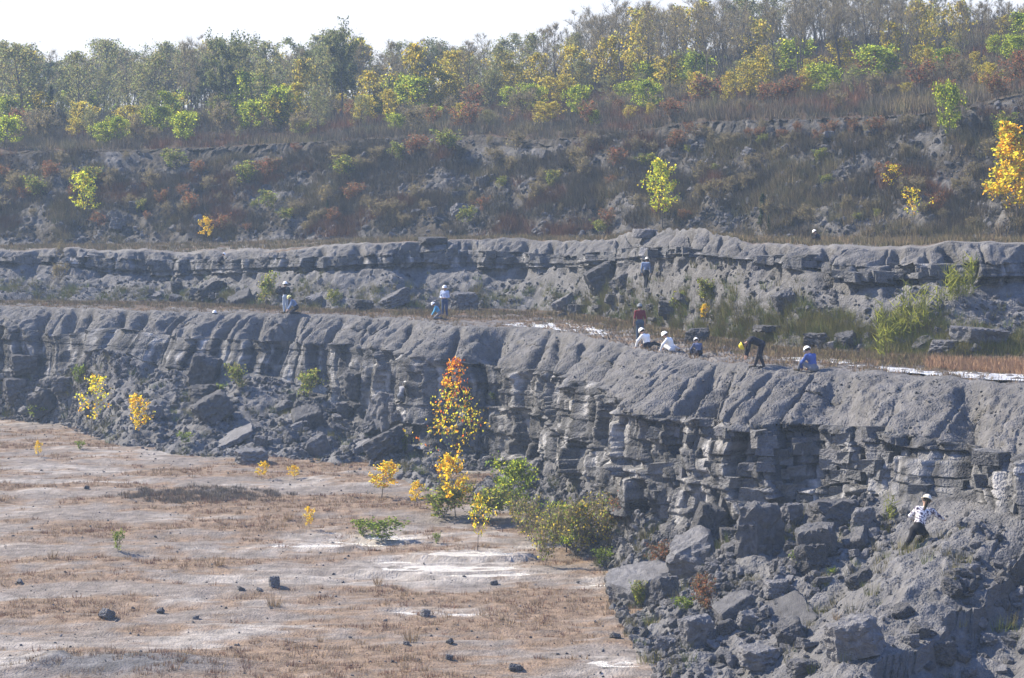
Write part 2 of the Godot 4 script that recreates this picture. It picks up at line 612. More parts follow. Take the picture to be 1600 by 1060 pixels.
	var sl := cliff(v_rows, [4, 16, 96], 0.16, J2, 1.2, 700.0)
	var dirt := Color(0.075, 0.064, 0.05)
	for i in sl[0].size():
		var p: Vector3 = sl[0][i]
		var g := smoothstep(-0.5, 0.25, nb.get_noise_3d(p.x * 0.12, p.y * 0.25, p.z * 0.12))
		var px := 800.0 + p.x / -p.z * F
		var bare: float = look([-900, 0, 260, 0, 300, 0.7, 480, 0.7, 540, 0.1, 700, 0.1, 790, 0.5, 900, 0.2, 1040, 0.3, 1080, 1, 1420, 1, 1480, 0.2, 2300, 0], px)
		if i < 21 * nu:
			g = 1.0 - 0.6 * bare
		else: g = clampf(g - 0.6 * smoothstep(0.15, 0.5, na.get_noise_2d((p.x + p.y * 0.9) * 0.35, p.y * 0.12)), 0.0, 1.0)
		sl[1][i] = lin(sl[1][i], 0.55 if i < 21 * nu else 1.0).lerp(lin(dirt, 0.8 + 0.5 * sl[1][i].r / 0.23), 0.15 + 0.8 * g)
	faces.slope = sl
	ground("overgrown_slope", sheet(sl[0], sl[1], sl[2], sl[3]), M.rock, "steep brown scrubby slope with grey outcrops behind the upper terrace", "hillside")
	survey(sl[0], 3)

	var none := func(_p, _t): return 0.0
	var pebbly := func(p: Vector3, t: float): return (0.09 * na.get_noise_2d(p.x * 0.5, p.z * 0.9) + 0.05 * na.get_noise_2d(p.x * 1.9, p.z * 2.3) - 0.10) * smoothstep(0.0, 0.12, t) * smoothstep(1.0, 0.93, t)
	var shelf := func(p: Vector3, t: float) -> Color:
		var g := nb.get_noise_2d(p.x * 0.12, p.z * 0.3)
		var c := Color(0.236, 0.226, 0.229).lerp(Color(0.186, 0.130, 0.090), smoothstep(-0.25, 0.3, g + 0.5 - t * 0.9))
		return lin(c, 1.0 + 0.3 * na.get_noise_2d(p.x * 1.3, p.z * 1.3))
	var mid := blend(u_rows[3], t_rows[0], 44, pebbly, shelf)
	faces.mid = mid
	ground("middle_terrace", sheet(mid[0], mid[1], mid[2], mid[3]), M.soil, "flat gravelly middle terrace with brown grass and pools", "terrace")
	survey(mid[0], 4)
	var pale := func(p: Vector3, t: float) -> Color:
		var g := nb.get_noise_2d(p.x * 0.1, p.z * 0.2)
		return Color(0.300, 0.288, 0.282).lerp(Color(0.204, 0.144, 0.099), smoothstep(-0.2, 0.35, g + 0.35 - t * 0.7))
	var ub := blend(v_rows[3], u_rows[0], 14, none, pale)
	faces.bench = ub
	ground("upper_terrace", sheet(ub[0], ub[1], ub[2], ub[3]), M.soil, "narrow pale upper terrace at the foot of the overgrown slope", "terrace")
	survey(ub[0], 5)
	var duff := func(p: Vector3, _t: float) -> Color:
		var g := nb.get_noise_2d(p.x * 0.07, p.z * 0.1)
		return Color(0.110, 0.091, 0.066).lerp(Color(0.143, 0.091, 0.066), smoothstep(-0.3, 0.3, g))
	var roll := func(p: Vector3, t: float): return 0.5 * na.get_noise_2d(p.x * 0.1, p.z * 0.1) * sin(t * PI)
	var ht := blend(w1, v_rows[0], 14, roll, duff)
	faces.top = ht
	ground("hilltop", sheet(ht[0], ht[1], ht[2], ht[3]), M.soil, "brown shrubby ground on top of the slope in front of the wood", "hilltop")
	survey(ht[0], 6)
	var far := blend(w2, w1, 16, roll, duff)
	faces.wood = far
	ground("wooded_hill", sheet(far[0], far[1], far[2], far[3]), M.soil, "rising ground under the autumn wood", "hill")
	survey(far[0], 7)
	var hz := blend(w3, w2, 8, none, duff)
	ground("far_country", sheet(hz[0], hz[1], hz[2], hz[3]), M.soil, "level country behind the wood out to the horizon", "ground")

	# quarry floor
	var xs := [-160.0, -100.0, -75.0, -58.0]
	while xs[-1] < 22.0: xs.append(xs[-1] + 0.28)
	for x in [30.0, 45.0, 80.0]: xs.append(x)
	var zs := [-190.0, -176.0]
	while zs[-1] < -52.0: zs.append(zs[-1] + 0.28)
	for z in [-40.0, -25.0, -10.0, 20.0, 60.0]: zs.append(z)
	var P := PackedVector3Array()
	var C := PackedColorArray()
	for z in zs:
		for x in xs:
			var y := floor_y(x, z) if x < 80.0 and z > -260.0 else -1.5
			P.append(Vector3(x, y, z))
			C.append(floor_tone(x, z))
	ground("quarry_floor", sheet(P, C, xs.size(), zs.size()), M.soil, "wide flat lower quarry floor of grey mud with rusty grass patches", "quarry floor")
	faces.floor = [P, C, xs.size(), zs.size()]
	survey(P, 8)

# joint blocks of the beds that stand a little out of a rock face, each its own piece
func masonry(face: Node3D, f: Array, r0: int, r1: int, u0: int, u1: int, count: int, big: float) -> void:
	var shapes := []
	for k in 6:
		var st := SurfaceTool.new()
		st.begin(Mesh.PRIMITIVE_TRIANGLES)
		st.set_smooth_group(-1)
		var c := []
		for q in 8: c.append(Vector3((q & 1) - 0.5, ((q >> 1) & 1) - 0.5, ((q >> 2) & 1) - 0.5) * Vector3(1.0 + rnd(-0.22, 0.22), 1.0 + rnd(-0.2, 0.2), 1.0 + rnd(-0.25, 0.25)))
		var s := 0.78 + 0.5 * k / 5.0
		for q in [[0, 2, 3, 1], [4, 5, 7, 6], [0, 4, 6, 2], [1, 3, 7, 5], [0, 1, 5, 4], [2, 6, 7, 3]]:
			st.set_color(Color(0.24 * s, 0.243 * s, 0.258 * s))
			for e in [0, 2, 1, 0, 3, 2]: st.add_vertex(c[q[e]])
		st.generate_normals()
		shapes.append(st.commit())
	var nh := outward(f[0].slice(r0 * nu, (r0 + 1) * nu))
	var made := 0
	for tries in count * 6:
		if made >= count: return
		var u := rng.randi_range(u0, u1)
		var v := rng.randi_range(r0, r1)
		var p: Vector3 = f[0][v * nu + u]
		if absf(p.x / p.z) > 0.222: continue
		if na.get_noise_2d(p.x * 0.3 + 11.0, p.z * 0.3) < -0.15: continue
		var n := nh[u]
		var h := rnd(0.22, 0.42) * (0.6 + big)
		var b := Basis(n.cross(Vector3.UP).normalized() * -1.0, Vector3.UP, n)
		var o := obj("rock_block", shapes[rng.randi() % 6], M.rock, face)
		o.transform = Transform3D(b.rotated(Vector3.UP, rnd(-0.4, 0.4)).rotated(n, rnd(-0.06, 0.06)) * Basis.from_scale(Vector3(h * rnd(1.2, 2.8), h, 0.7)), p - n * rnd(0.16, 0.3))
		made += 1

func turf(x: float, z: float) -> float:      # how grassy the quarry floor is
	return nb.get_noise_2d(x * 0.055, z * 0.15) + 0.4 * na.get_noise_2d(x * 0.25 + 50.0, z * 0.5) + 0.3 * na.get_noise_2d(x * 0.8, z * 1.7 + 20.0)

func floor_tone(x: float, z: float) -> Color:
	var g := turf(x, z)
	var w := nb.get_noise_2d(x * 0.08 + 200.0, z * 0.2)
	var c := Color(0.335, 0.295, 0.27).lerp(Color(0.50, 0.46, 0.43), smoothstep(0.05, 0.4, w))
	c = c.lerp(Color(0.35, 0.255, 0.185), smoothstep(-0.32, 0.2, g))
	var m := Vector2((x + 12.2) / 4.2, (z + 73.5) / 2.2).length_squared()
	c = c.lerp(Color(0.216, 0.213, 0.222), exp(-m * m))
	for q in hollows:      # pool glare painted into the floor colour round the wet places
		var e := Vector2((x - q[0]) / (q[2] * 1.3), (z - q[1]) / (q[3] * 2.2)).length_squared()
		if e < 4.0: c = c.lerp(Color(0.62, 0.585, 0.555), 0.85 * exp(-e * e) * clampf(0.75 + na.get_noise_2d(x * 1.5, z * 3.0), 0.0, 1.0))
	return lin(c, 1.0 + 0.25 * na.get_noise_2d(x * 1.1, z * 1.3) + 0.2 * na.get_noise_2d(x * 0.5, z * 2.2))

func pool(called: String, pts: Array, label: String, y: float, m: Material = null) -> void:
	# shallow water with an uneven shore: points round its edge
	var ring := PackedVector2Array()
	var n := pts.size()
	for i in n:
		for k in 8:
			var a: Vector2 = pts[i]
			var p := a.cubic_interpolate(pts[(i + 1) % n], pts[(i + n - 1) % n], pts[(i + 2) % n], k / 8.0)
			p += Vector2(na.get_noise_2d(p.x * 0.5, p.y * 0.5), na.get_noise_2d(p.x * 0.5 + 90.0, p.y * 0.5)) * 0.35
			ring.append(p)
	if Geometry2D.triangulate_polygon(ring).is_empty(): ring = Geometry2D.convex_hull(ring)
	var tri := Geometry2D.triangulate_polygon(ring)
	var st := SurfaceTool.new()
	st.begin(Mesh.PRIMITIVE_TRIANGLES)
	for p in ring:
		st.set_normal(Vector3.UP)
		st.add_vertex(Vector3(p.x, y, p.y))
	for k in range(0, tri.size(), 3):
		var a := ring[tri[k]]
		var b := ring[tri[k + 1]]
		var c := ring[tri[k + 2]]
		if (b - a).cross(c - a) > 0.0:
			for q in [tri[k], tri[k + 1], tri[k + 2]]: st.add_index(q)
		else:
			for q in [tri[k], tri[k + 2], tri[k + 1]]: st.add_index(q)
	var o := obj(called, st.commit(), m if m else M.water)
	tag(o, label, "water", "", "structure")

func build_water() -> void:
	var shore := func(a: Array, mid: bool) -> Array:
		var out := []
		for q in a:
			var p: Vector3 = on_mid(q[0], q[1]) if mid else on_floor(q[0], q[1])
			out.append(Vector2(p.x, p.z))
		return out
	pool("terrace_pool", shore.call([[1195, 555], [1290, 557], [1350, 566], [1450, 574], [1560, 580], [1680, 587], [1660, 597], [1560, 590], [1460, 583], [1370, 575], [1300, 564], [1210, 559]], true), "bright glittering pool on the middle terrace beside the blue seated person", MID - 0.085)
	pool("terrace_pool", shore.call([[800, 502], [850, 501], [905, 504], [945, 515], [945, 523], [905, 518], [850, 510], [790, 506]], true), "bright sheet of water on the middle terrace behind the cliff edge bulge", MID - 0.085)
	var words := ["white streak of the broad glaring wet sheet on the quarry floor", "thin glinting puddle on the quarry floor near the tan grass clump", "bright puddle in the nearest corner of the quarry floor", "bright puddle at the toe of the big rubble fan", "small wet patch at the end of the long dark slab"]
	for i in hollows.size():
		var q: Array = hollows[i]
		var rim := []
		for k in 16: rim.append(Vector2(q[0] + cos(TAU * k / 16) * q[2] * 1.25, q[1] + sin(TAU * k / 16) * q[3] * 1.25))
		pool("floor_pool", rim, words[0 if i < 8 else 1 if i < 10 else i - 8], q[4], M.mud)

# ---------------------------------------------------------------- rocks
var blocks := []       # angular boulders
var slabs := []        # flat plates
var chips := []        # cheap ones for the rubble

func icosphere(sub: int) -> Array:
	var t := (1.0 + sqrt(5.0)) / 2.0
	var v := [Vector3(-1, t, 0), Vector3(1, t, 0), Vector3(-1, -t, 0), Vector3(1, -t, 0), Vector3(0, -1, t), Vector3(0, 1, t), Vector3(0, -1, -t), Vector3(0, 1, -t), Vector3(t, 0, -1), Vector3(t, 0, 1), Vector3(-t, 0, -1), Vector3(-t, 0, 1)]
	for i in 12: v[i] = v[i].normalized()
	var f := [0, 11, 5, 0, 5, 1, 0, 1, 7, 0, 7, 10, 0, 10, 11, 1, 5, 9, 5, 11, 4, 11, 10, 2, 10, 7, 6, 7, 1, 8, 3, 9, 4, 3, 4, 2, 3, 2, 6, 3, 6, 8, 3, 8, 9, 4, 9, 5, 2, 4, 11, 6, 2, 10, 8, 6, 7, 9, 8, 1]
	for s in sub:
		var mid := {}
		var g := []
		for k in range(0, f.size(), 3):
			var e := []
			for q in 3:
				var a: int = f[k + q]
				var b: int = f[k + (q + 1) % 3]
				var key := mini(a, b) * 100000 + maxi(a, b)
				if not mid.has(key):
					mid[key] = v.size()
					v.append((v[a] + v[b]).normalized())
				e.append(mid[key])
			g.append_array([f[k], e[0], e[2], f[k + 1], e[1], e[0], f[k + 2], e[2], e[1], e[0], e[1], e[2]])
		f = g
	return [v, f]

func rock_mesh(sub: int, planes: int, flat: float, sd: int, rough: float) -> ArrayMesh:
	rng.seed = sd
	var ico := icosphere(sub)
	var pl := []
	# two bedding planes and some joint planes
	pl.append([Vector3(rnd(-0.1, 0.1), 1, rnd(-0.1, 0.1)).normalized(), flat])
	pl.append([Vector3(rnd(-0.1, 0.1), -1, rnd(-0.1, 0.1)).normalized(), flat])
	var a0 := rnd(0, TAU)
	for i in planes:
		var a := a0 + TAU * i / planes + rnd(-0.35, 0.35)
		pl.append([Vector3(cos(a), rnd(-0.25, 0.25), sin(a)).normalized(), rnd(0.7, 1.0)])
	for i in 3: pl.append([Vector3(rnd(-1, 1), rnd(-1, 1), rnd(-1, 1)).normalized(), rnd(0.82, 1.05)])
	var st := SurfaceTool.new()
	st.begin(Mesh.PRIMITIVE_TRIANGLES)
	var out := []
	var tone := []
	for d in ico[0]:
		var r := 1.35
		for q in pl:
			var c: float = d.dot(q[0])
			if c > 0.05: r = minf(r, q[1] / c)
		var p: Vector3 = d * r
		p += d * rough * nb.get_noise_3d(p.x * 2.2 + sd, p.y * 3.0, p.z * 2.2)
		if sub >= 3: p.x += 0.02 * na.get_noise_2d(p.y * 14.0, sd); p.z += 0.02 * na.get_noise_2d(p.y * 14.0, sd + 5.0)
		out.append(p)
		tone.append(0.85 + 0.35 * nb.get_noise_3d(p.x * 1.5 + 9.0, p.y * 4.0, p.z * 1.5 + sd))
	for k in range(0, ico[1].size(), 3):
		# flat faces, wound clockwise as seen from outside
		for q in [ico[1][k], ico[1][k + 2], ico[1][k + 1]]:
			st.set_smooth_group(-1)
			st.set_color(Color(tone[q], tone[q], tone[q] * 1.03))
			st.add_vertex(out[q])
	st.generate_normals()
	return st.commit()

func make_stock() -> void:
	for i in 8: blocks.append(rock_mesh(3, 5, 0.78, 100 + i * 7, 0.17))
	for i in 7: slabs.append(rock_mesh(3, 5, 0.34, 300 + i * 11, 0.10))
	for i in 5: chips.append(rock_mesh(1, 4, 0.55, 500 + i * 3, 0.05))
	rng.seed = 99

var tints := []
func stone_mat() -> StandardMaterial3D:
	if tints.is_empty():
		for k in [0.18, 0.22, 0.26, 0.31, 0.37]:
			var m: StandardMaterial3D = M.stone.duplicate()
			m.albedo_color = Color(k * 1.0, k * 0.995, k * 1.03).linear_to_srgb()
			tints.append(m)
	return tints[rng.randi() % tints.size()]

func place_rock(at: Vector3, size: Vector3, kind: int, tilt: Vector3, called: String, label: String, group: String, sink := 0.18) -> void:
	var m: Mesh = slabs[rng.randi() % slabs.size()] if kind == 1 else blocks[rng.randi() % blocks.size()]
	var o := obj(called, m, stone_mat())
	o.transform = Transform3D(Basis.from_euler(tilt) * Basis.from_scale(size), at + Vector3(0, size.y * (0.34 if kind == 1 else 0.75) * (1.0 - 2.0 * sink), 0))
	tag(o, label, "rock", group)

# a rock of the photograph: middle of its foot and its breadth and height there
func boulder(px: float, py: float, w: float, h: float, kind: int, tilt: Vector3, called: String, label: String, group: String) -> void:
	var p := hit(px, py)
	var k := -p.z / F
	var s := Vector3(w * k * 0.5, h * k * (1.35 if kind == 1 else 0.64), w * k * rnd(0.42, 0.6))
	p.z -= s.z * (0.05 if px > 1400.0 and py > 880.0 else 0.3)
	if called == "stone":
		s *= 0.72
		kind = 0
		tilt = Vector3(rnd(-0.5, 0.5), 0, rnd(-0.5, 0.5))
	place_rock(p, s, kind, tilt + Vector3(0, rnd(-0.5, 0.5), 0), called, label, group, 0.12)

func build_rocks() -> void:
	var t := Vector3.ZERO
	var dip := Vector3(0.15, 0.0, 0.45)
	var B := [
		[1188, 858, 70, 78, 0, t, "boulder", "big upright rounded boulder at the cliff foot, largest of the rubble heap"],
		[1108, 836, 46, 56, 0, Vector3(0.1, 0, -0.3), "boulder", "dark upright block leaning on the cliff foot beside the big rounded boulder"],
		[1306, 822, 78, 42, 0, t, "boulder", "wide grey block with a bright top edge beneath the cliff recess"],
		[1350, 818, 36, 34, 0, t, "boulder", "small block wedged between the wide grey block and the reeds at the cliff"],
		[1240, 814, 32, 30, 0, t, "boulder", "small pointed block just behind the big rounded boulder"],
		[1275, 860, 66, 52, 1, Vector3(0.2, 0, 0.25), "rock_slab", "pale-topped slab tilted over dark hollows in the rubble heap"],
		[1082, 898, 84, 58, 0, dip, "boulder", "dark smooth-faced block tilted at the left shoulder of the rubble heap".replace("left ", "outer ")],
		[995, 926, 104, 40, 1, Vector3(0.1, 0, 0.35), "rock_slab", "long dark slab lying under the red bush at the heap's edge"],
		[1040, 938, 44, 42, 0, t, "boulder", "rough bright block below the long dark slab"],
		[1143, 838, 40, 16, 1, t, "rock_slab", "pale flat slab by the foot of the big rounded boulder"],
		[1150, 862, 44, 18, 1, Vector3(0, 0, 0.2), "rock_slab", "bright broken slab below the big rounded boulder"],
		[1268, 892, 50, 48, 0, t, "boulder", "dark block in the middle of the heap with green weeds beside it"],
		[1338, 846, 50, 22, 1, Vector3(0.2, 0, 0.5), "rock_slab", "narrow slab standing on edge beside the weedy seam"],
		[1215, 930, 40, 28, 0, t, "boulder", "lumpy block on the smooth scree below the weeds"],
		[1336, 1024, 80, 58, 0, Vector3(0.2, 0, 0.15), "boulder", "broad brown-grey block on the nearest scree with tan tufts above it"],
		[1450, 1000, 96, 52, 0, dip, "boulder", "large banded block half buried by the dark stony gully"],
		[1345, 912, 44, 22, 0, dip, "boulder", "small dark block stuck in the smooth scree under the climber"],
		[1410, 962, 34, 20, 0, dip, "boulder", "wedge of rock above the large banded block"],
		[1090, 1004, 52, 46, 0, Vector3(0, 0, 0.2), "boulder", "pale pointed block at the toe of the nearest rubble"],
		[1140, 992, 50, 40, 0, t, "boulder", "squat block behind the pale pointed block"],
		[1150, 952, 66, 22, 1, dip, "rock_slab", "flat cracked slab above the squat block"],
		[1282, 942, 26, 12, 1, Vector3(0.2, 0, 0.4), "white_stone", "bright white flat stone on the grey scree"],
		[1235, 1004, 46, 34, 0, dip, "boulder", "dark shaded block at the end of the long linear ledge on the scree"],
		[1225, 975, 130, 12, 1, Vector3(0.1, 0, 0.62), "rock_slab", "long thin ledge of rock running down the scree from the white stone"],
		[1180, 1040, 60, 32, 0, t, "boulder", "grey block at the near edge of the rubble"],
		[1255, 1050, 50, 26, 0, t, "boulder", "low broken block by the near edge under the broad brown-grey block"],
		[318, 596, 46, 50, 0, Vector3(0, 0, -0.15), "boulder", "tall block with a pale top on the far scree"],
		[316, 622, 50, 26, 0, t, "boulder", "dark block directly under the tall pale-topped block"],
		[330, 654, 56, 40, 0, dip, "boulder", "big leaning pair-like block down the far scree from the tall block"],
		[480, 664, 48, 27, 1, Vector3(0.25, 0, 0.12), "rock_slab", "bright flat-topped slab below the round green bush"],
		[552, 618, 38, 42, 0, t, "boulder", "pale rounded block against the cliff beside the round green bush"],
		[532, 646, 34, 24, 0, t, "boulder", "smooth block right of the bright flat-topped slab".replace("right of", "next to")],
		[495, 710, 38, 34, 0, dip, "boulder", "pale block at the foot of the far scree"],
		[388, 720, 48, 24, 0, t, "boulder", "box-like block on the floor at the scree toe"],
		[600, 706, 60, 34, 0, dip, "boulder", "broad pale block at the cliff foot behind the yellow bush"],
		[600, 660, 52, 56, 0, Vector3(0, 0, -0.2), "boulder", "dark tall block against the cliff under the white helmet"],
		[560, 706, 50, 14, 1, dip, "rock_slab", "stack-like thin slab beside the broad pale block"],
		[350, 690, 90, 10, 1, Vector3(0.1, 0, 0.5), "rock_slab", "long thin slab pointing down the far scree"],
		[40, 580, 50, 30, 0, t, "boulder", "smooth hump of rock at the far end of the lower cliff"],
		[25, 616, 40, 32, 0, t, "boulder", "block below the smooth hump at the far cliff end"],
		[66, 640, 46, 36, 0, dip, "boulder", "leaning block above the pale green herbs"],
		[100, 606, 36, 22, 0, t, "boulder", "low block in the shaded recess of the far cliff"],
		[240, 646, 28, 18, 0, t, "boulder", "small dark block behind the two yellow saplings"],
		[678, 376, 44, 11, 1, t, "rock_slab", "brown flat slab lying on the rim of the upper cliff"],
		[1008, 366, 40, 14, 1, t, "rock_slab", "square slab capping the mound on the upper rim"],
		[1228, 482, 36, 34, 0, dip, "boulder", "dark tilted block on the upper scree near the green reeds"],
		[1205, 516, 60, 12, 1, t, "rock_slab", "long dark slab running down the upper scree"],
		[1530, 530, 96, 26, 1, Vector3(0, 0, -0.06), "rock_slab", "long raised slab behind the bright terrace pool"],
		[1478, 548, 50, 20, 0, t, "boulder", "dark block below the long raised slab"],
		[1442, 548, 36, 18, 0, dip, "boulder", "pale rounded block at the pool's back shore"],
		[1278, 538, 42, 20, 0, t, "boulder", "grey rounded block behind the blue seated person"],
		[942, 446, 48, 40, 0, dip, "boulder", "big block leaning at the foot of the upper cliff near the climber in blue"],
		[905, 486, 40, 16, 1, t, "rock_slab", "flat block on the far shore of the small pool"],
		[880, 478, 40, 16, 1, dip, "rock_slab", "pale slab on the far shore of the small pool"],
		[1090, 530, 40, 24, 0, t, "boulder", "dark block behind the two white-shirted diggers"],
		[1045, 490, 34, 24, 0, t, "boulder", "block among weeds behind the red-shirted person"],
		[325, 466, 50, 24, 0, dip, "boulder", "fallen block under the far upper ledge"],
		[375, 470, 46, 18, 1, dip, "rock_slab", "slab beside the fallen block under the far upper ledge"],
		[612, 478, 56, 22, 0, dip, "boulder", "dark block at the scree foot near the light-blue-shirted person"],
		[565, 482, 34, 18, 0, t, "boulder", "low block at the end of the middle terrace scree"],
		[722, 482, 40, 30, 0, t, "boulder", "dark rock mass just behind the light-blue-shirted person"],
		[428, 918, 17, 18, 0, t, "boulder", "small cube-like stone standing on the quarry floor"],
		[377, 920, 16, 8, 0, t, "stone", "low stone on the floor beside the small cube-like stone"],
		[405, 916, 14, 7, 0, t, "stone", "stone nearest the small cube-like stone"],
		[772, 914, 17, 9, 0, t, "stone", "dark brick-shaped stone before the white wet sheet"],
		[135, 760, 10, 8, 0, t, "stone", "single dark stone on the far rusty grass"],
		[702, 1008, 16, 10, 0, t, "stone", "dark stone near the front of the floor below the puddle"],
		[635, 1006, 14, 8, 0, t, "stone", "dark stone beside the tan grass clump"],
		[702, 1032, 16, 12, 0, t, "stone", "pointed dark stone nearest the front of the floor"],
		[806, 1048, 30, 14, 0, t, "stone", "low stone at the very front of the floor"],
		[962, 990, 24, 9, 0, t, "stone", "flat stone near the toe of the nearest rubble"],
		[165, 968, 32, 10, 1, t, "stone", "flat pale plate on the stony mound"],
		[250, 950, 16, 12, 0, t, "stone", "angular dark stone on top of the stony mound"],
		[305, 964, 16, 8, 0, t, "stone", "rounded stone at the end of the stony mound"],
		[30, 908, 12, 9, 0, t, "stone", "small dark stone near the edge of the floor"],
		[1010, 970, 34, 14, 0, t, "stone", "round stone on rusty grass before the heap"],
		[665, 956, 20, 8, 1, t, "stone", "plate in the thin glinting puddle"]]
	rng.seed = 5
	for b in B:
		boulder(b[0], b[1], b[2], b[3], b[4], b[5], b[6], b[7], "")
	# blocks of the heaps: zone, how many, in the photograph's rows and columns
	var Z := [
		["rubble of the big heap under the near cliff", [[1060, 850], [1180, 860], [1330, 830], [1360, 860], [1280, 920], [1200, 960], [1120, 930], [1000, 930], [960, 940]], 62, 12.0, 26.0],
		["toe of the nearest rubble fan", [[1060, 960], [1200, 960], [1290, 1000], [1240, 1056], [1030, 1056], [1040, 1000]], 40, 12.0, 28.0],
		["dark stony gully in the near corner", [[1470, 900], [1590, 860], [1594, 1050], [1420, 1050], [1400, 1010], [1500, 950]], 46, 12.0, 34.0],
		["far scree below the round green bush", [[420, 620], [560, 600], [650, 650], [640, 710], [480, 712], [340, 712], [330, 690]], 60, 9.0, 24.0],
		["shaded far end of the lower cliff", [[0, 590], [120, 610], [160, 660], [0, 650]], 20, 9.0, 22.0],
		["scree of the upper cliff by the small pool", [[840, 470], [960, 440], [1080, 470], [1110, 520], [1000, 500], [860, 492]], 34, 9.0, 24.0],
		["scree foot behind the middle terrace", [[200, 450], [420, 450], [560, 470], [700, 470], [690, 486], [420, 478], [210, 470]], 36, 8.0, 22.0],
		["rock pile behind the bright terrace pool", [[1390, 520], [1590, 520], [1590, 552], [1300, 550], [1260, 540]], 22, 9.0, 26.0],
		["scrubby slope outcrops", [[640, 330], [720, 270], [860, 240], [800, 300], [730, 350], [660, 350]], 26, 8.0, 20.0],
		["scrubby slope below the grey rim", [[1060, 210], [1440, 190], [1400, 230], [1300, 290], [1180, 320], [1060, 240]], 22, 8.0, 18.0],
		["scree among shrubs by the small yellow tree", [[180, 300], [330, 280], [360, 340], [300, 370], [100, 375], [40, 370]], 22, 7.0, 18.0]]
	var loose := {}
	for z in Z:
		var poly := PackedVector2Array()
		for q in z[1]: poly.append(Vector2(q[0], q[1]))
		var lo := poly[0]
		var hi := poly[0]
		for q in poly:
			lo = lo.min(q)
			hi = hi.max(q)
		for i in z[2]:
			var q := Vector2.ZERO
			for tries in 60:
				q = Vector2(rnd(lo.x, hi.x), rnd(lo.y, hi.y))
				if Geometry2D.is_point_in_polygon(q, poly): break
			var k := rnd(0.0, 1.0) ** 2.0
			var w: float = lerpf(z[3], z[4], k) if i > 2 else z[4] + 6.0 - i * 2.0
			var kind := 1 if rng.randf() < 0.4 else 0
			var near := 0
			for n in B.size():
				if Vector2(B[n][0] - q.x, B[n][1] - q.y).length() < Vector2(B[near][0] - q.x, B[near][1] - q.y).length(): near = n
			if not loose.has(near): loose[near] = []
			loose[near].append([w, q, w * (rnd(0.22, 0.4) if kind == 1 else rnd(0.55, 0.9)), kind, Vector3(rnd(-0.3, 0.4), rnd(-3, 3), rnd(-0.35, 0.6))])
	for near in loose:
		var g: Array = loose[near]
		g.sort_custom(func(x, y): return x[0] > y[0])
		for i in g.size():
			var e: Array = g[i]
			var lab: String = ("largest" if i == 0 else rank_word(i) + " largest") + " loose block by " + B[near][7]
			if i > 11: lab = "small loose block by " + B[near][7]
			lab = " ".join(PackedStringArray(lab.split(" ").slice(0, 16)))
			boulder(e[1].x, e[1].y, e[0], e[2], e[3], e[4], "loose_block", lab, "loose blocks of the rubble and scree" if i < 12 else "small loose blocks by " + B[near][7])
	# small rubble, past counting
	rubble("scree_rubble", faces.lower, 113, 15000, 0.05, 0.20, "small broken stones strewn over the scree of the lower cliff", 0.0)
	rubble("soil_slope_stones", faces.lower, 4, 2500, 0.02, 0.06, "small stones lying on the soil slope above the lower rock face", 0.0)
	rubble("scree_rubble", faces.upper, 52, 2600, 0.05, 0.17, "small broken stones strewn over the scree of the upper cliff", 0.0)
	rubble("scree_rubble", faces.slope, 20, 7000, 0.06, 0.26, "small broken stones showing through the scrub of the slope", 0.0)
	rubble("floor_gravel", faces.floor, 60, 9000, 0.02, 0.06, "pebbles strewn over the quarry floor", 0.0)

func rubble(called: String, f: Array, from_row: int, count: int, a: float, b: float, label: String, _x: float) -> void:
	var per := [[], [], [], [], []]
	var tone := [[], [], [], [], []]
	var w: int = f[2]
	var h: int = f[3]
	for i in count:
		var v := rng.randi_range(from_row, h - 2) if from_row > 10 else rng.randi_range(from_row, 27)
		var u := rng.randi_range(20, w - 20)
		var p: Vector3 = f[0][v * w + u].lerp(f[0][(v + 1) * w + u + 1], rng.randf())
		if -p.z < 50.0 or absf(p.x / p.z) > 0.26: continue
		# stones gather in patches
		var g := nb.get_noise_2d(p.x * 0.35 + 5.0, p.z * 0.35) + 0.15
		if g < rnd(-0.35, 0.35) and not (f == faces.lower and p.x > 0.187 * -p.z): continue
		var s := lerpf(a, b, rng.randf() ** 3.0)
		if from_row < 10 and v > 30: continue
		if f == faces.lower:       # the near scree is fine gravel
			var px := 800.0 + p.x / -p.z * F
			var py := HZ + (EYE - p.y) / -p.z * F
			if px - 1130.0 > (1060.0 - py) * 1.19 and px < 1500.0:
				if rng.randf() < 0.5: continue
				s = lerpf(0.025, 0.07, rng.randf())
		var k := rng.randi() % 5
		per[k].append(Transform3D(Basis.from_euler(Vector3(rnd(0, 6), rnd(0, 6), rnd(0, 6))) * Basis.from_scale(Vector3(s * rnd(0.8, 1.5), s, s * rnd(0.8, 1.3))), p + Vector3(0, s * 0.25, 0)))
		var c := rnd(0.15, 0.36)
		tone[k].append(Color(c, c * 0.99, c * 1.02))
	for k in 5:
		scatter(called, chips[k], M.stone, per[k], tone[k], label, "rubble")

# ---------------------------------------------------------------- plants
func tube(st: SurfaceTool, a: Vector3, b: Vector3, ra: float, rb: float, sides: int, c: Color) -> void:
	var ax := (b - a).normalized()
	var s := ax.cross(Vector3(0.31, 0.2, 0.93)).normalized()
	var t := ax.cross(s)
	st.set_color(c)
	for i in sides:
		var n0 := s * cos(TAU * i / sides) + t * sin(TAU * i / sides)
		var n1 := s * cos(TAU * (i + 1) / sides) + t * sin(TAU * (i + 1) / sides)
		var q := [[n0, a + n0 * ra], [n0, b + n0 * rb], [n1, b + n1 * rb], [n0, a + n0 * ra], [n1, b + n1 * rb], [n1, a + n1 * ra]]
		for e in q:
			st.set_normal(e[0])
			st.add_vertex(e[1])

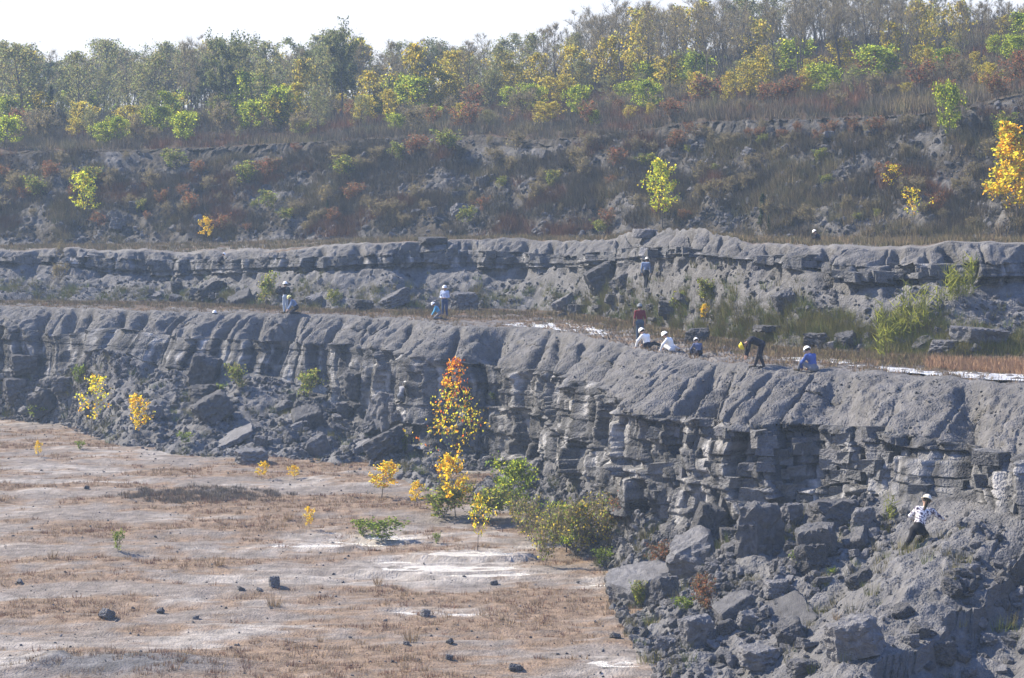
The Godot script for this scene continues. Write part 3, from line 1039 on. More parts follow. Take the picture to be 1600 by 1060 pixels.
func leaf(st: SurfaceTool, p: Vector3, size: float, c: Color) -> void:
	var n := Vector3(rnd(-1, 1), rnd(-0.5, 1.2), rnd(-1, 1)).normalized()
	var s := n.cross(Vector3(rnd(-1, 1), rnd(-1, 1), rnd(-1, 1))).normalized()
	var t := n.cross(s)
	var a := p - s * size * 0.5
	var b := p + s * size * 0.5
	var l := p + t * size * 0.42 + n * size * 0.12
	var r := p - t * size * 0.42 + n * size * 0.12
	st.set_color(c)
	var n1 := (l - a).cross(b - a).normalized()
	for q in [a, b, l]:
		st.set_normal(n1)
		st.add_vertex(q)
	var n2 := (b - a).cross(r - a).normalized()
	for q in [a, r, b]:
		st.set_normal(n2)
		st.add_vertex(q)

func blade(st: SurfaceTool, a: Vector3, b: Vector3, w: float, c: Color, c2: Color) -> void:
	var s := (b - a).cross(Vector3(rnd(-1, 1), rnd(-1, 1), rnd(-1, 1))).normalized() * w
	var n := (b - a).cross(s).normalized()
	for q in [[a - s, c], [a + s, c], [b, c2]]:
		st.set_color(q[1])
		st.set_normal(n)
		st.add_vertex(q[0])

func pick(pal: Array) -> Color:
	var c: Color = pal[rng.randi() % pal.size()]
	return lin(c, rnd(0.95, 1.7))

# one tree or shrub: [woody mesh, crown mesh]. o: h, base (crown base share), spread, prim, up, sec, leaves, size, pal, twigs, r, stems, shape, bark
func grow(o: Dictionary, sd: int) -> Array:
	rng.seed = sd
	var wood := SurfaceTool.new()
	wood.begin(Mesh.PRIMITIVE_TRIANGLES)
	var cr := SurfaceTool.new()
	cr.begin(Mesh.PRIMITIVE_TRIANGLES)
	var h: float = o.h
	var bark: Color = o.get("bark", Color(0.10, 0.09, 0.085))
	var twig_c := Color(0.17, 0.15, 0.14)
	var stems: int = o.get("stems", 1)
	for sidx in stems:
		var az := rnd(0, TAU)
		var ln: float = o.get("lean", 0.06) + (0.28 if stems > 1 else 0.0)
		var dir := Vector3(cos(az) * ln, 1, sin(az) * ln).normalized()
		var sh := h * (1.0 if sidx == 0 else rnd(0.65, 0.95))
		var pts := [Vector3(cos(az), 0, sin(az)) * (0.12 if stems > 1 else 0.0) * h * 0.2]
		for k in 8:
			dir = (dir + Vector3(rnd(-0.12, 0.12), 0.08, rnd(-0.12, 0.12))).normalized()
			pts.append(pts[k] + dir * sh / 8.0)
		var r0: float = o.r / sqrt(stems)
		for k in 8:
			var ra := r0 * pow(1.0 - k / 8.6, 0.9)
			var rb := r0 * pow(1.0 - (k + 1) / 8.6, 0.9)
			if k == 0: ra *= 1.35
			tube(wood, pts[k], pts[k + 1], ra, rb, 7 if o.r > 0.1 else 5, lin(bark, rnd(0.9, 1.1)))
		var np: int = int(o.prim / stems)
		var gold := rnd(0, TAU)
		for i in np:
			var t: float = lerpf(o.base, 0.98, clampf((i + rnd(0.0, 0.9)) / np, 0, 1))
			var f := clampf(t * 8.0, 0, 7.99)
			var p: Vector3 = pts[int(f)].lerp(pts[int(f) + 1], f - int(f))
			gold += 2.4 + rnd(-0.5, 0.5)
			var rel: float = (t - o.base) / (1.0 - o.base)
			var sp := 1.0
			match o.get("shape", 0):
				0: sp = sin(clampf(0.18 + rel * 0.86, 0, 1) * PI) ** 0.7 * 0.9 + 0.12
				1: sp = 1.05 - rel * 0.95
				2: sp = 0.75 + 0.25 * rel
			var L: float = o.spread * sp * rnd(0.65, 1.2)
			var up: float = o.up * rnd(0.6, 1.3)
			var d := Vector3(cos(gold) * cos(up), sin(up), sin(gold) * cos(up))
			var rr: float = maxf(r0 * (1.0 - t * 0.85) * 0.5, 0.008)
			var bp := [p]
			for k in 4:
				d = (d + Vector3(rnd(-0.22, 0.22), rnd(-0.08, 0.26), rnd(-0.22, 0.22))).normalized()
				bp.append(bp[k] + d * L / 4.0)
				tube(wood, bp[k], bp[k + 1], rr * (1.0 - k * 0.22), rr * (0.78 - k * 0.22), 4 if rr > 0.02 else 3, lin(bark, rnd(0.85, 1.15)))
			for j in o.sec:
				var q := clampf(rnd(0.3, 1.05), 0, 0.999) * 4.0
				var sp0: Vector3 = bp[int(q)].lerp(bp[int(q) + 1], q - int(q))
				var d2 := (d + Vector3(rnd(-0.9, 0.9), rnd(-0.3, 0.9), rnd(-0.9, 0.9))).normalized()
				var e := sp0 + d2 * L * rnd(0.2, 0.42)
				tube(wood, sp0, e, rr * 0.32, rr * 0.12, 3, twig_c)
				for k in o.get("twigs", 0):
					var s0 := sp0.lerp(e, rnd(0.2, 1.0))
					var d3 := (d2 + Vector3(rnd(-0.9, 0.9), rnd(-0.4, 0.9), rnd(-0.9, 0.9))).normalized()
					blade(cr, s0, s0 + d3 * o.get("twig_len", 0.6) * rnd(0.5, 1.2), o.get("twig_w", 0.014), twig_c, twig_c)
				for k in o.leaves:
					var c := pick(o.pal2) if o.has("pal2") and rnd(0, 1) > smoothstep(1.0, 0.6, e.y / h) else pick(o.pal)
					leaf(cr, sp0.lerp(e, rnd(0.35, 1.15)) + Vector3(rnd(-1, 1), rnd(-1, 1), rnd(-1, 1)) * o.get("puff", 0.25), o.size * rnd(0.6, 1.25), c)
	return [wood.commit(), cr.commit()]

var stock := {}

func make_plants() -> void:
	var olive := [Color(0.13, 0.155, 0.075), Color(0.17, 0.18, 0.095), Color(0.11, 0.14, 0.08), Color(0.20, 0.185, 0.09), Color(0.15, 0.14, 0.095)]
	var green := [Color(0.10, 0.15, 0.035), Color(0.13, 0.17, 0.04), Color(0.17, 0.20, 0.05), Color(0.08, 0.12, 0.035)]
	var gold := [Color(0.34, 0.28, 0.05), Color(0.28, 0.26, 0.06), Color(0.22, 0.23, 0.06), Color(0.40, 0.30, 0.045), Color(0.25, 0.20, 0.08)]
	var rust := [Color(0.17, 0.065, 0.05), Color(0.13, 0.07, 0.055), Color(0.21, 0.08, 0.05), Color(0.12, 0.085, 0.06), Color(0.10, 0.09, 0.06)]
	var tan := [Color(0.19, 0.155, 0.09), Color(0.15, 0.12, 0.08), Color(0.16, 0.15, 0.07), Color(0.13, 0.10, 0.075)]
	var yel := [Color(0.62, 0.44, 0.035), Color(0.56, 0.36, 0.03), Color(0.48, 0.42, 0.05), Color(0.60, 0.30, 0.03), Color(0.34, 0.33, 0.05)]
	var ygreen := [Color(0.30, 0.36, 0.05), Color(0.42, 0.42, 0.05), Color(0.22, 0.30, 0.05), Color(0.52, 0.42, 0.05)]
	var red := [Color(0.46, 0.12, 0.03), Color(0.55, 0.22, 0.03), Color(0.38, 0.08, 0.03), Color(0.52, 0.34, 0.04)]
	var cedar := [Color(0.045, 0.065, 0.045), Color(0.055, 0.075, 0.045), Color(0.035, 0.055, 0.04)]
	var add := func(key: String, o: Dictionary, n: int, sd: int):
		stock[key] = []
		for i in n:
			var g := grow(o, sd + i * 17)
			stock[key].append(g + [maxf(g[1].get_aabb().end.y, g[0].get_aabb().end.y)])
	add.call("bare", {h = 10.0, base = 0.3, spread = 2.6, prim = 22, up = 0.85, sec = 9, leaves = 1, size = 0.16, pal = tan, twigs = 9, twig_len = 0.8, r = 0.14, shape = 0, lean = 0.12}, 4, 1000)
	add.call("bare_stems", {h = 9.0, base = 0.35, spread = 2.4, prim = 27, up = 0.95, sec = 8, leaves = 1, size = 0.16, pal = tan, twigs = 9, twig_len = 0.8, r = 0.17, stems = 3, shape = 0}, 3, 1100)
	add.call("olive", {h = 9.0, base = 0.06, spread = 3.0, prim = 28, up = 0.75, sec = 9, leaves = 7, size = 0.22, pal = olive, twigs = 3, twig_len = 0.7, r = 0.14, puff = 0.4}, 5, 1200)
	add.call("oak", {h = 10.0, base = 0.3, spread = 3.6, prim = 30, up = 0.45, sec = 10, leaves = 15, size = 0.3, pal = [Color(0.075, 0.095, 0.05), Color(0.09, 0.105, 0.055), Color(0.11, 0.11, 0.06)], r = 0.2, puff = 0.35, shape = 2}, 2, 1300)
	add.call("gold", {h = 6.0, base = 0.12, spread = 2.4, prim = 24, up = 0.6, sec = 8, leaves = 8, size = 0.24, pal = gold, r = 0.08, twigs = 2, puff = 0.32}, 4, 1400)
	add.call("lime", {h = 5.0, base = 0.1, spread = 2.6, prim = 26, up = 0.5, sec = 9, leaves = 11, size = 0.24, pal = green + ygreen.slice(0, 3), r = 0.08, puff = 0.35}, 2, 1500)
	add.call("rust", {h = 2.6, base = 0.08, spread = 1.5, prim = 24, up = 0.75, sec = 6, leaves = 9, size = 0.15, pal = rust, r = 0.05, stems = 3, twigs = 2, puff = 0.22}, 4, 1600)
	add.call("brush", {h = 2.4, base = 0.05, spread = 1.4, prim = 24, up = 0.9, sec = 7, leaves = 3, size = 0.12, pal = tan, r = 0.05, stems = 3, twigs = 8, twig_len = 0.5, twig_w = 0.011, puff = 0.25}, 4, 1700)
	add.call("cedar", {h = 4.0, base = 0.02, spread = 0.85, prim = 46, up = 0.75, sec = 6, leaves = 15, size = 0.13, pal = cedar, r = 0.07, shape = 1, puff = 0.10}, 2, 1800)
	add.call("column", {h = 3.0, base = 0.02, spread = 0.42, prim = 50, up = 1.0, sec = 6, leaves = 14, size = 0.10, pal = cedar, r = 0.05, shape = 0, puff = 0.06}, 1, 1850)
	add.call("sapling", {h = 3.2, base = 0.2, spread = 1.05, prim = 22, up = 0.45, sec = 5, leaves = 8, size = 0.15, pal = yel, r = 0.03, puff = 0.16, shape = 0}, 3, 1900)
	add.call("sapling_thin", {h = 3.4, base = 0.25, spread = 1.35, prim = 18, up = 0.5, sec = 4, leaves = 5, size = 0.16, pal = yel + ygreen, r = 0.03, puff = 0.18, shape = 0}, 1, 1930)
	add.call("sapling_red", {h = 5.4, base = 0.1, spread = 2.3, prim = 40, up = 0.35, sec = 6, leaves = 4, size = 0.15, lean = 0.3, pal = yel + ygreen + red.slice(0, 1), pal2 = red, r = 0.04, puff = 0.2, shape = 1}, 1, 1950)
	add.call("sapling_lime", {h = 4.4, base = 0.14, spread = 1.5, prim = 28, up = 0.6, sec = 6, leaves = 8, size = 0.18, pal = ygreen, r = 0.045, puff = 0.2, shape = 0}, 2, 1960)
	add.call("sapling_fire", {h = 6.0, base = 0.08, spread = 1.7, prim = 40, up = 0.5, sec = 7, leaves = 11, size = 0.19, pal = yel + ygreen.slice(1, 2), r = 0.06, puff = 0.25, shape = 1}, 1, 1970)
	add.call("bush", {h = 2.2, base = 0.06, spread = 1.2, prim = 24, up = 0.8, sec = 6, leaves = 9, size = 0.14, pal = green + [Color(0.28, 0.26, 0.05), Color(0.16, 0.14, 0.07)], r = 0.035, stems = 3, twigs = 3, twig_len = 0.4, puff = 0.2}, 4, 1980)
	add.call("bush_dry", {h = 2.2, base = 0.1, spread = 1.3, prim = 24, up = 0.8, sec = 6, leaves = 5, size = 0.12, pal = green + gold + tan, r = 0.03, stems = 3, twigs = 5, twig_len = 0.45, puff = 0.22}, 3, 2050)
	add.call("herb", {h = 0.9, base = 0.05, spread = 0.55, prim = 18, up = 0.8, sec = 4, leaves = 6, size = 0.09, pal = green, r = 0.015, stems = 3, puff = 0.1}, 2, 2100)

func plant(kind: String, at: Vector3, height: float, called: String, label: String, cat: String, group := "", wide := 1.0, parts := ["trunk", "crown"]) -> void:
	var s: Array = stock[kind][rng.randi() % stock[kind].size()]
	var o := thing(called, label, cat, at - Vector3(0, 0.06, 0), rnd(0, TAU), group)
	var k: float = height / s[2]
	o.scale = Vector3(k * wide, k, k * wide)
	obj(parts[0], s[0], M.bark, o)
	obj(parts[1], s[1], M.leaf, o)

func tuft_mesh(n: int, h: float, spread: float, w: float, c0: Color, c1: Color, sd: int) -> ArrayMesh:
	rng.seed = sd
	var st := SurfaceTool.new()
	st.begin(Mesh.PRIMITIVE_TRIANGLES)
	for i in n:
		var a := rnd(0, TAU)
		var b := Vector3(cos(a), 0, sin(a)) * spread * sqrt(rng.randf())
		var e := b + Vector3(cos(a) * rnd(0.1, 0.6), 1, sin(a) * rnd(0.1, 0.6)).normalized() * h * rnd(0.5, 1.1)
		var c := c0.lerp(c1, rng.randf())
		blade(st, b, e, w, c, c)
	return st.commit()

func reed_mesh(sd: int) -> Array:
	rng.seed = sd
	var st := SurfaceTool.new()
	st.begin(Mesh.PRIMITIVE_TRIANGLES)
	var sm := SurfaceTool.new()
	sm.begin(Mesh.PRIMITIVE_TRIANGLES)
	for i in 9:
		var b := Vector3(rnd(-0.25, 0.25), 0, rnd(-0.25, 0.25))
		var e := b + Vector3(rnd(-0.15, 0.15), rnd(1.0, 1.7), rnd(-0.15, 0.15))
		tube(sm, b, e, 0.012, 0.006, 3, Color(0.2, 0.22, 0.06))
		for k in 7:
			var p := b.lerp(e, 0.15 + k * 0.12)
			blade(st, p, p + Vector3(rnd(-0.5, 0.5), rnd(0.1, 0.5), rnd(-0.5, 0.5)), 0.022, Color(0.17, 0.21, 0.05), Color(0.30, 0.28, 0.08))
	return [sm.commit(), st.commit(), 1.6]

# tufts strewn over a sheet where want() says so
func strew(called: String, f: Array, rows: Array, count: int, meshes: Array, m: Material, size: Array, tone: Callable, label: String, want: Callable) -> void:
	var per := []
	var cols := []
	for k in meshes:
		per.append([])
		cols.append([])
	var w: int = f[2]
	var made := 0
	var tries := 0
	while made < count and tries < (count * 12 if count != 1500 else 400000):
		tries += 1
		var u := rng.randi_range(8, w - 10)
		var v := rng.randi_range(rows[0], rows[1])
		var p: Vector3 = f[0][v * w + u].lerp(f[0][(v + 1) * w + u + 1], rng.randf())
		if -p.z < 52.0 or absf(p.x / p.z) > 0.25: continue
		if rng.randf() > want.call(p, v): continue
		var k := rng.randi() % meshes.size()
		var s: float = lerpf(size[0], size[1], rng.randf() ** 1.6)
		per[k].append(Transform3D(Basis(Vector3.UP, rnd(0, TAU)) * Basis.from_scale(Vector3(s, s * rnd(0.75, 1.25), s)), p - Vector3(0, 0.02, 0)))
		cols[k].append(tone.call(p))
		made += 1
	for k in meshes.size():
		scatter(called, meshes[k], m, per[k], cols[k], label, "undergrowth" if "scrub" in called else "grass")

func build_plants() -> void:
	make_plants()
	var grass := []
	for i in 3: grass.append(tuft_mesh(16, 0.22, 0.16, 0.010, Color(0.75, 0.75, 0.75), Color(1.1, 1.1, 1.0), 40 + i))
	var scrub := []
	for i in 3: scrub.append(tuft_mesh(34, 0.75, 0.30, 0.012, Color(0.7, 0.7, 0.7), Color(1.15, 1.1, 1.05), 60 + i))
	rng.seed = 31
	var straw := func(_p): return lin([Color(0.34, 0.235, 0.14), Color(0.30, 0.18, 0.12), Color(0.36, 0.27, 0.17), Color(0.26, 0.15, 0.11)][rng.randi() % 4], rnd(0.8, 1.2))
	strew("rusty_grass", faces.floor, [4, faces.floor[3] - 8], 26000, grass, M.twig, [0.35, 1.1], straw, "short rusty dry grass in streaks over the quarry floor", func(p, _v): return clampf(turf(p.x, p.z) * 3.0, 0.0, 1.0) * (0.1 if hollows.any(func(q): return Vector2((p.x - q[0]) / q[2], (p.z - q[1]) / q[3]).length() < 1.0) else 1.0) * (1.0 if p.y < 0.35 else 0.0))
	strew("dark_grass", faces.floor, [4, faces.floor[3] - 8], 1500, grass, M.twig, [0.6, 1.3], func(_p): return lin(Color(0.20, 0.17, 0.14), rnd(0.7, 1.3)), "dark dead grass patch on the far part of the quarry floor", func(p, _v): return 1.0 if Vector2((p.x + 14.2) / 3.4, (p.z + 110.5) / 2.2).length() < 1.0 + 0.4 * na.get_noise_2d(p.x, p.z) else 0.0)
	strew("terrace_grass", faces.mid, [2, 24], 6500, grass, M.twig, [0.5, 1.7], func(_p): return lin([Color(0.24, 0.18, 0.10), Color(0.20, 0.14, 0.09), Color(0.28, 0.22, 0.12), Color(0.17, 0.16, 0.08)][rng.randi() % 4], rnd(0.7, 1.2)), "brown grass along the back of the middle terrace", func(p, v): return (1.0 if v < 14 else 0.3) * clampf(0.6 + nb.get_noise_2d(p.x * 0.3, p.z * 0.3), 0, 1))
	strew("pale_reed_grass", faces.mid, [9, 26], 1800, grass, M.twig, [0.8, 1.8], func(_p): return lin(Color(0.42, 0.27, 0.17), rnd(0.75, 1.2)), "flat strip of tan-orange grass behind the end of the bright terrace pool", func(p, v): return 1.0 if p.x > 0.172 * -p.z else 0.0)
	strew("pool_grass", faces.mid, [14, 42], 2200, grass, M.twig, [0.4, 1.3], func(_p): return lin([Color(0.24, 0.18, 0.10), Color(0.30, 0.2, 0.12)][rng.randi() % 2], rnd(0.7, 1.2)), "sparse brown grass standing in and round the terrace pools", func(p, v): return clampf(1.6 * na.get_noise_2d(p.x * 0.5, p.z * 0.9), 0, 1))
	strew("bench_grass", faces.bench, [0, 10], 6500, grass, M.twig, [0.6, 1.9], func(_p): return lin([Color(0.24, 0.19, 0.11), Color(0.30, 0.22, 0.13), Color(0.19, 0.17, 0.09)][rng.randi() % 3], rnd(0.7, 1.2)), "straw-coloured grass along the upper terrace", func(p, _v): return clampf(0.6 + nb.get_noise_2d(p.x * 0.2, p.z * 0.3), 0, 1))
	var brown := func(p: Vector3):
		var g := nb.get_noise_3d(p.x * 0.07 + 40.0, p.y * 0.2, p.z * 0.07)
		var c: Color = [Color(0.105, 0.09, 0.065), Color(0.14, 0.11, 0.075), Color(0.095, 0.09, 0.065)][rng.randi() % 3]
		if g > 0.22: c = [Color(0.17, 0.085, 0.05), Color(0.13, 0.085, 0.055)][rng.randi() % 2]
		elif g < -0.2: c = [Color(0.15, 0.14, 0.075), Color(0.22, 0.175, 0.10)][rng.randi() % 2]
		return lin(c, rnd(0.6, 1.6))
	var bushy := func(p, _v): return clampf(0.35 + 1.7 * nb.get_noise_3d(p.x * 0.16, p.y * 0.3, p.z * 0.16), 0.02, 1.0)
	strew("slope_scrub", faces.slope, [20, faces.slope[3] - 3], 14000, scrub, M.twig, [0.35, 1.3], brown, "brown leafless scrub and dead grass covering the slope", bushy)
	strew("hilltop_scrub", faces.top, [0, 13], 6000, scrub, M.twig, [0.6, 1.6], func(p): return lin(brown.call(p), 1.3), "brown and reddish scrub on top of the slope", func(_p, _v): return 0.8)
	strew("wood_undergrowth_scrub", faces.wood, [4, 15], 7000, scrub, M.twig, [0.9, 2.4], brown, "brown undergrowth on the rising ground beneath the wood", func(_p, _v): return 0.8)
	var weedy := func(_p): return lin([Color(0.22, 0.21, 0.06), Color(0.16, 0.20, 0.055), Color(0.23, 0.20, 0.08), Color(0.17, 0.15, 0.07)][rng.randi() % 4], rnd(0.7, 1.2))
	strew("scree_weeds_scrub", faces.upper, [52, faces.upper[3] - 2], 4200, scrub, M.twig, [0.3, 0.85], weedy, "olive weeds along the foot of the upper scree", func(p, v): return clampf((v - 58.0) / 22.0, 0.04, 1.0) * (1.0 if p.x > 4.0 else 0.25) * clampf(0.6 + 1.4 * nb.get_noise_2d(p.x * 0.3, p.z * 0.3), 0, 1))
	strew("rubble_weeds_scrub", faces.lower, [116, faces.lower[3] - 2], 900, scrub, M.twig, [0.25, 0.8], weedy, "thin weeds among the rubble of the lower scree", func(p, _v): return clampf(-0.1 + 1.6 * nb.get_noise_2d(p.x * 0.4, p.z * 0.4), 0, 1))

	# plants one can point at: kind, column, foot row, top row, name, label, kind of plant, breadth
	var L := [
		["sapling_thin", 142, 682, 580, "sapling", "sparse yellow sapling, taller of the two on the far edge of the floor", "tree", 0.9],
		["sapling", 216, 688, 612, "sapling", "dense yellow sapling, shorter of the two on the far edge of the floor", "tree", 0.85],
		["sapling_red", 714, 744, 554, "sapling", "tall sapling with orange-red top and yellow lower leaves against the cliff", "tree", 0.8],
		["sapling", 712, 806, 698, "sapling", "bright yellow sapling in front of the tall red-topped one", "tree", 0.95],
		["sapling", 596, 778, 716, "sapling", "low golden sapling with a bare lower stem by the broad pale block", "tree", 1.5],
		["sapling_thin", 746, 862, 768, "sapling", "small yellow sapling on a long thin stem at the white wet sheet", "tree", 0.7],
		["sapling", 648, 790, 742, "sapling", "small yellow-leaved sapling between the golden and the bright yellow ones", "tree", 1.0],
		["lime", 800, 806, 700, "bush", "tall green bush beside the bright yellow sapling", "bush", 0.85],
		["bush", 690, 806, 748, "bush", "dark green bush under the bright yellow sapling", "bush", 1.7],
		["bush", 760, 812, 752, "bush", "yellow-green bush between the bright yellow sapling and the tall green bush", "bush", 1.5],
		["bush_dry", 830, 842, 760, "bush", "twiggy olive bush below the tall green bush", "bush", 1.1],
		["lime", 885, 862, 770, "bush", "leafy green bush behind the two yellow-green ones", "bush", 0.9],
		["bush_dry", 850, 880, 768, "bush", "tall yellow-green bush with bare stems at the wet sheet's end", "bush", 0.75],
		["bush_dry", 905, 876, 752, "bush", "yellow-green bush beside the tall bare-stemmed one", "bush", 1.1],
		["bush_dry", 945, 860, 752, "bush", "yellow-flecked bush nearest the cliff foot", "bush", 0.8],
		["rust", 975, 815, 752, "bush", "rust-red bush pressed against the cliff foot", "bush", 0.75],
		["herb", 940, 880, 846, "herb", "grey-green herb clump at the foot of the scree cone", "herb", 1.4],
		["sapling", 60, 712, 684, "sapling", "tiny orange sapling by itself on the far floor", "tree", 0.8],
		["herb", 124, 704, 688, "herb", "low yellow plant in front of the two far saplings", "herb", 1.5],
		["sapling", 408, 742, 710, "sapling", "little yellow sapling in front of the far scree toe", "tree", 1.3],
		["sapling", 460, 748, 724, "sapling", "little orange-yellow sapling east of the scree toe".replace("east of", "past"), "tree", 1.6],
		["sapling", 484, 826, 786, "sapling", "thin orange-leaved sapling alone in the middle of the floor", "tree", 0.7],
		["herb", 184, 862, 824, "herb", "upright yellow-green weed alone on the floor", "herb", 0.6],
		["herb", 600, 838, 800, "herb", "low dark green herb patch above the white wet sheet", "herb", 2.2],
		["herb", 566, 836, 804, "herb", "green herb patch at the end of the white wet sheet", "herb", 1.7],
		["herb", 682, 846, 826, "herb", "small bright green plant on the rim of the white wet sheet", "herb", 0.9],
		["bush", 480, 622, 572, "bush", "round green-brown bush on the far scree", "bush", 1.05],
		["bush", 372, 606, 560, "bush", "yellow-brown bush below the far cliff", "bush", 0.9],
		["herb", 340, 612, 592, "herb", "bright green weeds by the tall pale-topped block", "herb", 1.4],
		["herb", 122, 604, 568, "herb", "slender green plant behind the two far saplings", "herb", 0.7],
		["herb", 60, 654, 628, "herb", "pale green herbs at the far end of the cliff foot", "herb", 1.7],
		["herb", 290, 690, 668, "herb", "green weeds on the far scree toe", "herb", 1.4],
		["bush", 632, 705, 672, "bush", "olive bush at the cliff foot under the white helmet", "bush", 0.7],
		["rust", 1104, 956, 886, "bush", "dark twiggy reddish bush in front of the rubble heap", "bush", 1.0],
		["rust", 1036, 886, 836, "bush", "red-leaved bush above the long dark slab", "bush", 1.2],
		["bush", 1000, 948, 900, "bush", "thin yellow-green weeds growing before the long dark slab", "bush", 0.7],
		["herb", 1068, 964, 930, "herb", "yellow-leaved herb at the foot of the dark twiggy bush", "herb", 1.3],
		["herb", 1250, 886, 850, "herb", "green weeds in the middle of the rubble heap", "herb", 0.9],
		["herb", 1300, 896, 878, "herb", "bright yellow-green herb cushion at the scree seam", "herb", 1.1],
		["herb", 1570, 1046, 1020, "herb", "yellow-green weed in the dark stony gully", "herb", 1.0],
		["sapling_lime", 135, 342, 262, "sapling", "solitary yellow-green tree low on the far scrubby slope", "tree", 0.95],
		["sapling", 325, 378, 334, "sapling", "small yellow tree at the foot of the scrubby slope", "tree", 1.0],
		["sapling_lime", 1035, 350, 238, "sapling", "solitary lime-green tree above the mound on the upper rim", "tree", 0.85],
		["sapling_fire", 1592, 352, 186, "sapling", "flaming orange-yellow tree at the end of the upper terrace", "tree", 1.25],
		["sapling_thin", 1392, 300, 252, "sapling", "sparse yellow sapling high on the scrubby slope", "tree", 1.2],
		["sapling_thin", 1425, 350, 285, "sapling", "thin yellow-flecked sapling low on the scrubby slope", "tree", 1.0],
		["column", 1188, 352, 298, "cedar", "dark column-shaped cedar on the slope", "tree", 1.0],
		["cedar", 1202, 364, 336, "cedar", "small dark cedar just below the column-shaped one", "tree", 0.9],
		["cedar", 512, 334, 310, "cedar", "small dark cedar on the scrubby slope", "tree", 1.0],
		["lime", 1482, 215, 116, "tree", "airy yellow-green tree on the rim of the slope", "tree", 0.62],
		["bush", 1565, 215, 165, "bush", "light green bush above the orange-yellow tree", "bush", 1.0],
		["bush", 415, 474, 420, "bush", "olive bush on the upper scree by the dark-jacketed person", "bush", 0.7],
		["bush", 520, 472, 446, "bush", "low olive bush at the upper scree foot", "bush", 1.2],
		["sapling", 1100, 500, 468, "sapling", "small bright yellow-orange sapling behind the white-shirted diggers", "tree", 0.9],
		["bush", 1105, 470, 425, "bush", "green-yellow bush above the small yellow-orange sapling", "bush", 0.9],
		["bush", 1062, 480, 446, "bush", "olive bush on the scree behind the red-shirted person", "bush", 1.1],
		["brush", 95, 400, 366, "bush", "pale thin bush on the far rim of the upper cliff", "bush", 0.8],
		["brush", 90, 440, 400, "bush", "tan twiggy bush on the far upper scree", "bush", 1.0],
		["herb", 770, 620, 605, "herb", "single green plant growing on the cliff face", "herb", 0.8],
		["herb", 1450, 870, 846, "herb", "dry weed beside the climber", "herb", 1.0]]
	for a in L:
		var p := hit(a[1], a[2])
		plant(a[0], p, (a[2] - a[3]) * -p.z / F, a[4], a[5], a[6], "", a[7], ["stem", "leaves"] if a[6] != "tree" else ["trunk", "crown"])
	# grass clumps on the floor
	var clump := tuft_mesh(60, 0.9, 0.28, 0.013, Color(0.34, 0.24, 0.12), Color(0.22, 0.15, 0.08), 77)
	for a in [[642, 1002, 30, "tan grass clump near the dark stones at the front of the floor"], [590, 912, 20, "tan grass clump below the white wet sheet"], [342, 880, 22, "yellowish grass clump in the middle of the floor"], [428, 945, 30, "thin grass clump before the small cube-like stone"], [1308, 966, 18, "orange tuft above the broad brown-grey block"], [82, 870, 20, "brown grass clump on the floor near the lone weed"], [450, 812, 18, "faint grass clump behind the thin orange sapling"], [500, 1000, 14, "low grass clump at the front of the floor"]]:
		var p := hit(a[0], a[1])
		var k: float = a[2] * -p.z / F / 0.9
		var o := obj("grass_clump", clump, M.twig)
		o.transform = Transform3D(Basis.from_scale(Vector3(k, k, k)), p)
		tag(o, a[3], "grass clump")
	# reeds on the upper scree
	var rd := [reed_mesh(5), reed_mesh(6)]
	rng.seed = 12
	var spots := [[1390, 812, 46, "green reed clump rooted at the lower cliff beside the recess"]]
	for i in 26: spots.append([rnd(1375, 1530), 0.0, 62.0 - i * 1.1, ("tallest" if i == 0 else rank_word(i) + " tallest") + " green reed clump of the reed bed on the upper scree" if i < 12 else "low green reed clump of the reed bed on the upper scree"])
	for a in spots:
		if a[1] == 0.0: a[1] = 545.0 - (a[0] - 1385.0) * 0.6 + rnd(-30, 10)
		var p := hit(a[0], a[1])
		var m: Array = rd[rng.randi() % 2]
		var k: float = a[2] * -p.z / F / 1.6
		var o := thing("reed_clump", a[3], "reeds", p, rnd(0, 6), "" if a[1] > 700.0 else "reed clumps of the reed bed on the upper scree")
		o.scale = Vector3(k, k, k)
		obj("stems", m[0], M.twig, o)
		obj("leaves", m[1], M.leaf, o)

# ---------------------------------------------------------------- the wood
var ranked := {}
func rank_word(i: int) -> String:
	return ["first", "second", "third", "fourth", "fifth", "sixth", "seventh", "eighth", "ninth", "tenth", "eleventh", "twelfth"][mini(i, 11)]

